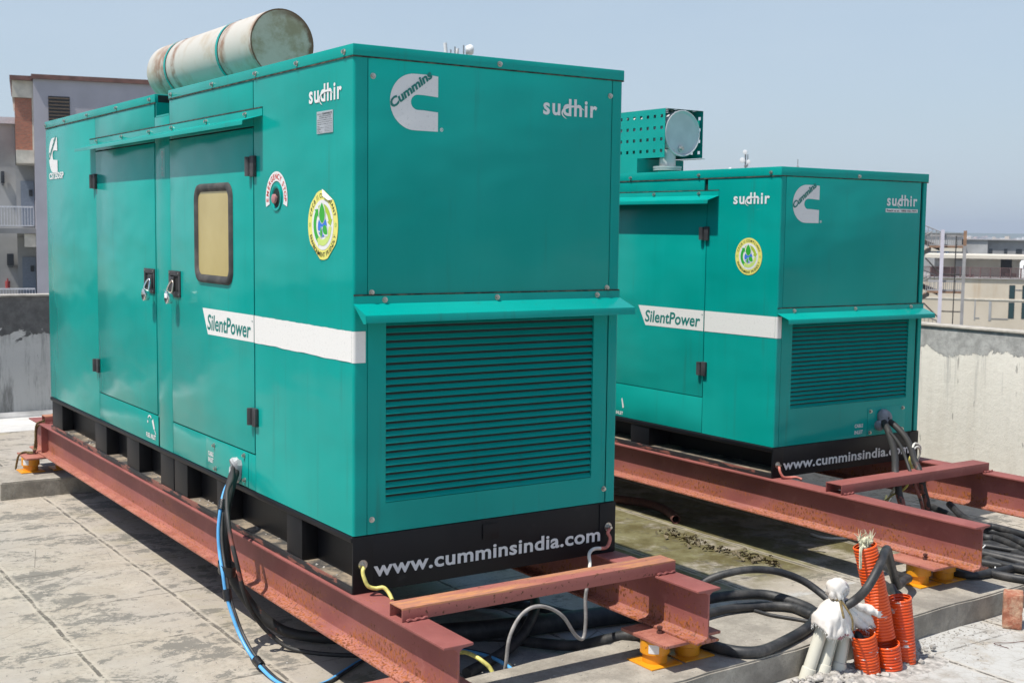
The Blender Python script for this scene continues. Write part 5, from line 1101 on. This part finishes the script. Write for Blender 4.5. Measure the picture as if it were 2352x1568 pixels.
for i in range(95):
    t = rnd.random(); x = 3.22+rnd.gauss(0, .05)-(.04 if .3 < t < .6 else 0); y = 1.75-t*1.05+rnd.gauss(0, .03); L_ = rnd.uniform(.02, .06); a = rnd.uniform(0, pi); cz = rnd.uniform(.006, .02)
    V_ = []
    for k_ in range(7):
        s_ = (k_/6-.5)*L_
        for q in (-1, 1):
            wv = cz*.8*(1-abs(k_/3-1)**2*.8); V_.append((x+s_*cos(a)-q*wv*sin(a), y+s_*sin(a)+q*wv*cos(a), -.498+rnd.uniform(.002, .006)+cz*(q*q)*(1-abs(k_/3-1))*rnd.uniform(.3, 1.2)+(.012 if q > 0 else 0)))
    mb.add(V_, [(2*k_, 2*k_+1, 2*k_+3, 2*k_+2) for k_ in range(6)])
o = mb.build('dry_leaves', 'dead_leaf', smooth=True); tag(o, None, 'leaves', kind='stuff')
cable('thin_wire', [(3.12, -1.0, -.498), (3.10, -.93, -.49), (3.2, -.96, -.495), (3.3, -1.0, -.49), (3.38, -1.02, -.497), (3.35, -1.06, -.49), (3.46, -1.05, -.497)], .0018, 'rust_dark', 'thin twisted wire scrap on the whitish floor near the brick', 'wire', seg=5)
MB().box(-.03, .03, -.015, .015, 0, .012).build('stone_chip', 'rubble', bev=.003, loc=(.35, 3.2, -.4995)).rotation_euler = (0, 0, .5)
tag(bpy.data.objects['stone_chip'], 'small flat stone chip on the floor in the shade of the left beam', 'stone')

# ------------------------------------------------------------------ background: built in flat frames that stand at their own distance
class Place:
    """local frame: u to the right along the facade, z up, depth v away; written for distance d0 and grown about eye height to distance d"""
    def __init__(s, o, ang, k): s.o = Vector((o[0], o[1])); s.a = ang; s.k = k
    def root(s, name, label, cat, group=None):
        t = thing(name, label, cat, (s.o.x, s.o.y, 0), s.a, group); return t
    def u(s, x): return x*s.k
    def z(s, z): return (z-1.55)*s.k+1.55
    def box(s, mb, u0, u1, z0, z1, v0=0., v1=.3, raw=False): mb.box(s.u(u0), s.u(u1), v0, v1, s.z(z0), s.z(z1)); return mb
V = Place((8.59703, 44.0895), -.220617, 50/46)
t = V.root('stair_tower_block', 'mauve rendered tower with brown topped roof and louvred vent, behind the left parapet', 'building')
V.box(MB(), .32, 5.2, -14, 6.38, .0, 9).build('wall', 'mauve_plaster', t)
V.box(MB(), .26, 5.26, 6.38, 6.53, -.12, 9.1).build('roof_edge', 'brown_edge', t)
lv = V.box(MB(), .79, 1.48, 5.0, 5.83, -.01, -.002).build('vent', 'dark_opening', t)
for i in range(7): zz = V.z(5.05+i*.115); b = MB(); b.box(V.u(.80), V.u(1.47), -.06, -.012, zz, zz+.05); b.build('vent_slat', 'rust_louvre', lv)
t2 = V.root('brick_stair_block', 'cream and brick projecting block with doors, left of the mauve tower', 'building')
V.box(MB(), -.35, .315, 5.78, 6.35, .5, 7).build('concrete_band', 'weathered_white', t2); V.box(MB(), -.42, .315, 6.352, 6.50, .3, 7.2).build('roof_edge', 'brown_edge', t2)
V.box(MB(), -.28, .27, 4.02, 5.775, .6, 7).build('brick_wall', 'brickwork', t2); V.box(MB(), .272, .317, 4.02, 5.775, .5, 7).build('brick_jamb', 'weathered_white', t2)
V.box(MB(), -.27, .315, 3.57, 4.018, .5, 7).build('concrete_band', 'weathered_white', t2)
V.box(MB(), -.30, .315, 1.05, 3.565, 2.6, 7).build('wall', 'grey_concrete', t2); V.box(MB(), -.30, .315, -14, 1.04, 2.6, 7).build('wall', 'grey_concrete', t2)
for z0, z1 in ((1.45, 3.03), (-1.2, .33)):
    d = V.box(MB(), -.15, .30, z0, z1, 2.5, 2.59).build('door', 'grey_door', t2); V.box(MB(), .12, .24, z0+(z1-z0)*.66, z0+(z1-z0)*.80, 2.46, 2.498).build('door_glass', 'dark_opening', d)
V.box(MB(), -.06, .315, .72, 1.17, .5, 2.55).build('balcony_beam', 'weathered_white', t2); V.box(MB(), -1.8, .315, 1.18, 1.36, .4, 2.58).build('balcony_slab', 'dark_concrete', t2)
V.box(MB(), -1.8, .315, -1.6, -1.45, .4, 2.58).build('balcony_slab', 'dark_concrete', t2)
def rail(P_, t, u0, u1, z0, z1, v, n, mat='rail_white', th=.02):
    mb = MB(); P_.box(mb, u0, u1, z1-.05, z1, v, v+.05); P_.box(mb, u0, u1, z0, z0+.03, v, v+.04)
    for i in range(n+1):
        uu_ = P_.u(u0+(u1-u0)*i/n); mb.box(uu_-th/2, uu_+th/2, v+.01, v+.03, P_.z(z0), P_.z(z1-.05))
    return mb.build('railing', mat, t)
rail(V, t2, -1.8, .25, 1.43, 2.11, .42, 22); rail(V, t2, -1.8, .25, -1.44, -.69, .42, 22)
t3 = V.root('grey_apartment_block', 'grey cement apartment block with white roof edge at the far left', 'building')
V.box(MB(), -6, -.305, -14, 5.05, 3.2, 12).build('wall', 'grey_concrete', t3); V.box(MB(), -6, -.30, 5.055, 5.28, 3.0, 12).build('roof_edge', 'rail_white', t3)
for (u, z, l) in ((-.80, 2.94, 'upper'), (-.66, .02, 'lower')):
    a = V.root('air_conditioner', 'dark air conditioner box on the %s part of the grey apartment wall' % l, 'air conditioner'); V.box(MB(), u, u+.23 if l == 'lower' else u+.12, z, z+.42, 2.7, 3.15).build('casing', 'aircon_dark', a, bev=.02); V.box(MB(), u+.02, u+.20 if l == 'lower' else u+.10, z-.08, z-.01, 2.9, 3.19).build('bracket', 'mast_steel', a)
fe = V.root('fire_extinguisher', 'small red fire extinguisher behind the low white railing at far left', 'extinguisher'); mb = MB(); mb.cyl((V.u(-.66), 3.05, V.z(-.85)), (0, 0, 1), .09, .33, 12); mb.cyl((V.u(-.66), 3.05, V.z(-.85)+.33), (0, 0, 1), .03, .1, 8); mb.build('cylinder', 'extinguisher_red', fe, smooth=True)

S = Place((65.15477, 46.96218), -.917542, 85/32)
t = S.root('fire_escape', 'steel fire escape stair with pale mauve post, right of the rear generator', 'staircase')
S.box(MB(), -.085, .0, -6, 1.65, 0, .30).build('post', 'post_mauve', t); S.box(MB(), .43, .505, -6, 1.27, 0, .28).build('post', 'stair_grey', t); S.box(MB(), .43, .505, 1.272, 1.63, 0, .28).build('post', 'stair_rust', t)
S.box(MB(), -1.3, -1.22, -6, 2.6, 0, .28).build('post', 'stair_grey', t)
for zz in (1.24, .15, -.94, -2.03):
    S.box(MB(), -.33, .44, zz-.025, zz+.02, .3, 3.2).build('landing', 'stair_rust', t)
    rail(S, t, -.34, .44, zz+.03, zz+.29, .3, 17, 'stair_grey', .04)
    # flights running down to the left from each landing, and up to the right behind
    for (u0, z0, u1, z1, v) in ((-.30, zz-.0, -1.25, zz-.62*1.0-.0, .5), (-1.25, zz+.47, -.10, zz-.0, 1.8)):
        mb = MB(); n = 12
        for i in range(n+1):
            f = i/n; u_, z_ = S.u(u0+(u1-u0)*f), S.z(z0+(z1-z0)*f); mb.box(u_-.14, u_+.14, v, v+1.1, z_-.03, z_+.02)
        mb.build('treads', 'stair_rust', t)
        for vv in (v-.06, v+1.12):
            q = MB(); q.extr([(S.u(u0), S.z(z0)-.28), (S.u(u0), S.z(z0)+.02), (S.u(u1), S.z(z1)+.02), (S.u(u1), S.z(z1)-.28)], lambda p, z_: (p, vv, z_), lambda p, z_: (p, vv+.05, z_)); q.build('stringer', 'stair_dark', t)
        q = MB(); 
        for i in range(n+1):
            f = i/n; u_, z_ = S.u(u0+(u1-u0)*f), S.z(z0+(z1-z0)*f); q.box(u_-.02, u_+.02, v-.05, v-.02, z_, z_+.95)
        q.tube([(S.u(u0), v-.04, S.z(z0)+.95), (S.u(u1), v-.04, S.z(z1)+.95)], .035, 6); q.build('handrail', 'stair_grey', t)
q = MB()
for zz in (.58, -.31): q.tube([(S.u(.0), .2, S.z(zz)), (S.u(.45), .2, S.z(zz))], .045, 6)
q.tube([(S.u(.26), .25, S.z(-2.5)), (S.u(.27), .25, S.z(1.5))], .04, 6); q.tube([(S.u(-.42), .2, S.z(.97)), (S.u(-.05), .2, S.z(.58))], .05, 6); q.tube([(S.u(-.42), .2, S.z(-.12)), (S.u(-.03), .2, S.z(-.50))], .05, 6); q.build('bracing', 'stair_dark', t)

C_ = Place((86.81157, 59.73105), -.945023, 110/62)
t = C_.root('cream_college_block', 'long cream rendered block with tall dark windows and rust streaks, beyond the right parapet', 'building')
C_.box(MB(), -14, 9, -9, -.49, .0, 14).build('wall', 'cream_plaster', t)
C_.box(MB(), -14, 9, -.488, -.46, -.15, 14).build('terrace_edge', 'grey_concrete', t)
for u0 in (1.20, 1.76, -4.3, 4.4, 5.0): 
    for z0, z1 in ((-1.37, -.75), (-2.28, -1.54), (-4.0, -3.2)): fr_ = C_.box(MB(), u0, u0+.25, z0, z1, -.02, -.004).build('window', 'dark_opening', t); C_.box(MB(), u0+.02, u0+.235, z0+.02, z1-.02, -.03, -.022).build('pane', 'glass_green', fr_)
for u0, u1, z0, z1 in ((-.27, -.22, -2.4, -1.47), (.36, .47, -2.41, -1.51), (-.25, -.03, -2.32, -2.28), (.48, 1.20, -2.33, -2.29), (1.46, 1.74, -.98, -.94)): C_.box(MB(), u0, u1, z0, z1, -.03, -.002).build('recess', 'grey_concrete' if u1-u0 < .15 else 'dark_concrete', t)
C_.box(MB(), -14, 9, -1.46, -1.40, -.05, -.001).build('string_course', 'weathered_white', t)
t = C_.root('terrace_pavilion', 'bright cream flat roofed pavilion on the terrace behind the brown railing', 'building')
C_.box(MB(), -2.6, 9, .40, .56, 3.0, 12).build('roof_slab', 'cream_bright', t); C_.box(MB(), -1.95, .82, -.455, .395, 5.2, 11.9).build('wall', 'cream_bright', t)
C_.box(MB(), 1.33, 9, -.455, .395, 5.2, 11.9).build('wall', 'cream_bright', t); C_.box(MB(), .83, 1.32, -.455, .395, 8, 11.9).build('recess_wall', 'grey_concrete', t); C_.box(MB(), -1.24, -.80, -.455, .30, 4.9, 5.18).build('shutter', 'grey_concrete', t)
C_.box(MB(), -2.2, -1.96, -.455, .395, 5.4, 11).build('side_wall', 'grey_concrete', t)
C_.box(MB(), -.8, .45, .32, .39, 5.1, 5.19).build('under_slab_strip', 'weathered_white', t)  # pale strip standing proud of the wall just below the roof slab
t = C_.root('terrace_railing', 'brown mesh railing along the edge of the cream block terrace', 'railing')
mb = MB(); C_.box(mb, -14, 9, .0, .03, .3, .38); C_.box(mb, -14, 9, -.455, -.43, .3, .38)
for i in range(54): u_ = C_.u(-14+i*.435); mb.box(u_-.05, u_+.05, .28, .4, C_.z(-.45), C_.z(.03))
mb.build('posts', 'mesh_brown', t); mb = MB()
for i in range(420): u_ = C_.u(-14+i*.0545); mb.box(u_-.018, u_+.018, .33, .36, C_.z(-.43), C_.z(.0))
mb.build('bars', 'mesh_brown', t); C_.box(MB(), -2.3, -1.15, -.43, .0, .41, .45).build('solid_panel', 'mesh_brown', t); C_.box(MB(), 1.0, 1.5, -.40, -.22, .41, .45).build('solid_panel', 'mesh_brown', t); C_.box(MB(), -.7, -.35, -.42, -.30, .41, .45).build('solid_panel', 'mesh_brown', t)
t = C_.root('water_tank', 'white round water tank on the cream terrace at the right edge', 'tank'); mb = MB(); cx_ = C_.u(1.83); mb.tube([(cx_, 2.2, C_.z(-.45)), (cx_, 2.2, C_.z(.25)), (cx_, 2.2, C_.z(.36)), (cx_, 2.2, C_.z(.38))], [.36, .36, .24, .05], 20); mb.build('tank_body', 'dish_white', t, smooth=True, autos=50); mb = MB(); mb.box(cx_-.1, cx_+.1, 1.82, 1.83, C_.z(.02), C_.z(.15)); mb.build('tank_mark', 'mast_steel', t)

Gp = Place((127.33709, 89.01726), -.945023, 160/95)
t = Gp.root('unfinished_block', 'bare grey concrete block with dark door openings, behind the cream pavilion', 'building')
Gp.box(MB(), .30, 9, -5, 1.13, 0, 10).build('front_wall', 'dark_concrete', t); Gp.box(MB(), -1.35, .298, -5, 1.14, -.3, 10).build('side_wall', 'grey_concrete', t); Gp.box(MB(), -1.4, 9, 1.142, 1.19, -.5, 10.3).build('roof_edge', 'dark_concrete', t)
for u0, u1 in ((.38, .62), (1.38, 1.59), (2.15, 2.55), (3.2, 3.5), (4.2, 4.6)): Gp.box(MB(), u0, u1, .05, .55, -.03, -.004).build('opening', 'dark_opening', t)
t = Gp.root('blue_window_house', 'pale grey house with blue windows seen through the fire escape', 'building')
Gp.box(MB(), -5, -1.42, -5, 1.56, -1, 8).build('wall', 'grey_concrete', t); Gp.box(MB(), -5, -1.38, 1.562, 1.62, -1.3, 8.2).build('roof_edge', 'dark_concrete', t); Gp.box(MB(), -5, -1.37, .32, .61, -1.1, -1.003).build('white_band', 'cream_bright', t)
for u0, u1, z0, z1 in ((-3.07, -2.86, -.68, .31), (-2.5, -2.24, .05, .31), (-3.9, -3.5, .0, .31)): Gp.box(MB(), u0, u1, z0, z1, -1.14, -1.104).build('window', 'glass_blue', t)

# antennas
A = Place((28.89912, 46.52473), -.547704, 60/40)
t = A.root('antenna_mast', 'cluster of cell antennas and white drum dish peeking over the front generator roof', 'antenna')
q = MB(); q.tube([(A.u(-.56), 0, A.z(7.29)), (A.u(-.50), 0, A.z(6.6))], .085, 14); q.build('panel_antenna', 'dish_white', t, smooth=True); q = MB(); q.tube([(A.u(-.17), .2, A.z(7.14)), (A.u(-.20), .2, A.z(6.6))], .075, 14); q.build('panel_antenna', 'dish_white', t, smooth=True)
q = MB()
for u, z in ((-.38, 7.09), (-.25, 7.18), (.02, 7.23), (.12, 7.23)): q.box(A.u(u)-.03, A.u(u)+.03, 0, .06, -14, A.z(z))
q.tube([(A.u(-.6), .1, A.z(6.9)), (A.u(.3), .1, A.z(6.9))], .05, 6); q.build('poles', 'mast_steel', t)
q = MB(); c_ = Vector((A.u(.23), 0, A.z(7.09))); q.tube([c_+Vector((-.22, 0, 0)), c_+Vector((-.04, 0, 0)), c_+Vector((.05, 0, 0)), c_+Vector((.14, -.0, 0)), c_+Vector((.17, 0, 0))], [.17, .24, .24, .17, .02], 24); q.build('drum_dish', 'dish_white', t, smooth=True)
B = Place((81.15384, 81.48731), -.769562, 120/75)
t = B.root('antenna_mast', 'slim mast with round white dishes above the roof of the rear generator', 'antenna')
q = MB(); q.box(B.u(-.06)-.06, B.u(-.06)+.06, 0, .1, -14, B.z(6.20)); q.box(B.u(.07)-.04, B.u(.07)+.04, 0, .1, B.z(5.3), B.z(6.0)); q.build('pole', 'mast_steel', t)
for u, z, r_ in ((-.09, 6.12, .21), (-.23, 5.66, .25), (.12, 5.56, .20), (-.03, 5.32, .16)):
    q = MB(); c_ = Vector((B.u(u), -.15, B.z(z))); q.tube([c_+Vector((0, .15, 0)), c_+Vector((0, .0, 0)), c_+Vector((0, -.08, 0)), c_+Vector((0, -.10, 0))], [r_*.5, r_, r_*.9, .02], 20); q.build('dish', 'dish_white' if z > 5.4 else 'mast_steel', t, smooth=True)
t = B.root('whip_antenna', 'thin whip antenna with a small dome beyond the rear generator roof', 'antenna'); q = MB(); q.box(B.u(2.915)-.03, B.u(2.915)+.03, 0, .06, -14, B.z(5.72)); q.tube([(B.u(2.915), 0, B.z(5.23)), (B.u(2.915), 0, B.z(5.35))], [.2, .06], 12); q.build('pole', 'mast_steel', t)
t = B.root('white_dome', 'small white dome far behind the roof edge of the rear generator', 'dome'); q = MB(); q.tube([(B.u(-.92), 0, -14), (B.u(-.92), 0, B.z(5.19)), (B.u(-.92), 0, B.z(5.25))], [.08, .16, .02], 12); q.build('dome_body', 'dish_white', t, smooth=True)

# far town in the gap over the right parapet
rnd = random.Random(5)
protos = []
for i, m_ in enumerate(('house_white', 'house_pink', 'house_grey', 'house_tan')):
    mb = MB(); mb.box(-6, 6, -5, 5, 0, 9); mb.box(-6.3, 6.3, -5.3, 5.3, 9.01, 9.5); mb.box(1.5, 4.5, -2, 2, 9.52, 12)
    for u in (-4, -1.3, 1.6, 4.2):
        for z in (1.5, 4.8): mb.box(u-.6, u+.6, -5.06, -5.01, z, z+1.6)
    me_o = mb.build('far_house', m_); protos.append(me_o.data); bpy.data.objects.remove(me_o)
words = {0: 'white', 1: 'pinkish', 2: 'grey', 3: 'tan'}
for i in range(290):
    k_ = (i*7+i//3) % 4; d = 1500+(i % 145)*13+rnd.uniform(0, 20); a = radians(rnd.uniform(52.6, 57.6) if i < 145 else rnd.uniform(-20, 75))
    o = bpy.data.objects.new('far_house', protos[k_]); COL.objects.link(o); o.location = (CAMP.x+d*sin(a), CAMP.y+d*cos(a), -15); s_ = rnd.uniform(.7, 1.2)
    o.scale = (s_*rnd.uniform(.8, 1.6), s_, s_*rnd.uniform(.7, 1.1)); o.rotation_euler = (0, 0, rnd.uniform(-1.4, -.4))
    tag(o, 'tiny %s house of the hazy far town' % words[k_], 'house', 'houses of the far town, %s ones' % words[k_])
tm = MB()
for i in range(60): rock(tm, (rnd.gauss(0, 3), rnd.gauss(0, 3), 6+rnd.gauss(0, 2)), rnd.uniform(1, 2.4), rnd)
tm.box(-.3, .3, -.3, .3, 0, 6); to = tm.build('far_tree', 'tree_green'); td_ = to.data; bpy.data.objects.remove(to)
for i in range(60):
    d = 1100+i*38; a = radians(rnd.uniform(50.5, 59.5)); o = bpy.data.objects.new('far_tree', td_); COL.objects.link(o); o.location = (CAMP.x+d*sin(a), CAMP.y+d*cos(a), -15); o.scale = (rnd.uniform(.8, 1.5),)*2+(rnd.uniform(.6, .95),); o.rotation_euler = (0, 0, rnd.uniform(0, 6))
    tag(o, 'small dark tree among the houses of the hazy far town', 'tree', 'trees of the far town')
# low ridge closing the horizon
rd = MB(); n = 90; V_ = []
for i in range(n+1):
    a = radians(-20+i*1.6); d = 3300; h_ = 16+9*sin(i*.35)+5*sin(i*.9+1)
    V_ += [(d*sin(a), d*cos(a), -15), ((d+90)*sin(a), (d+90)*cos(a), -15+h_+12), ((d+350)*sin(a), (d+350)*cos(a), -15)]
rd.add(V_, [(3*i+j, 3*i+3+j, 3*i+4+j, 3*i+1+j) for i in range(n) for j in range(2)]); o = rd.build('hills', 'tree_green', smooth=True); o['kind'] = 'structure'

# ------------------------------------------------------------------ the hazy air
USE_HAZE = True
if USE_HAZE:
    hz = MB(); hz.box(-3900, 3900, -3900, 3900, -16, 40); o = hz.build('haze', 'rail_white'); o['kind'] = 'stuff'
    hm = bpy.data.materials.new('haze'); hm.use_nodes = True; t_ = hm.node_tree
    t_.nodes.remove(t_.nodes['Principled BSDF']); pv = t_.nodes.new('ShaderNodeVolumePrincipled'); pv.inputs['Color'].default_value = (.80, .88, 1, 1); pv.inputs['Density'].default_value = .0004; pv.inputs['Anisotropy'].default_value = .2
    t_.links.new(pv.outputs[0], t_.nodes['Material Output'].inputs['Volume']); o.data.materials.clear(); o.data.materials.append(hm)
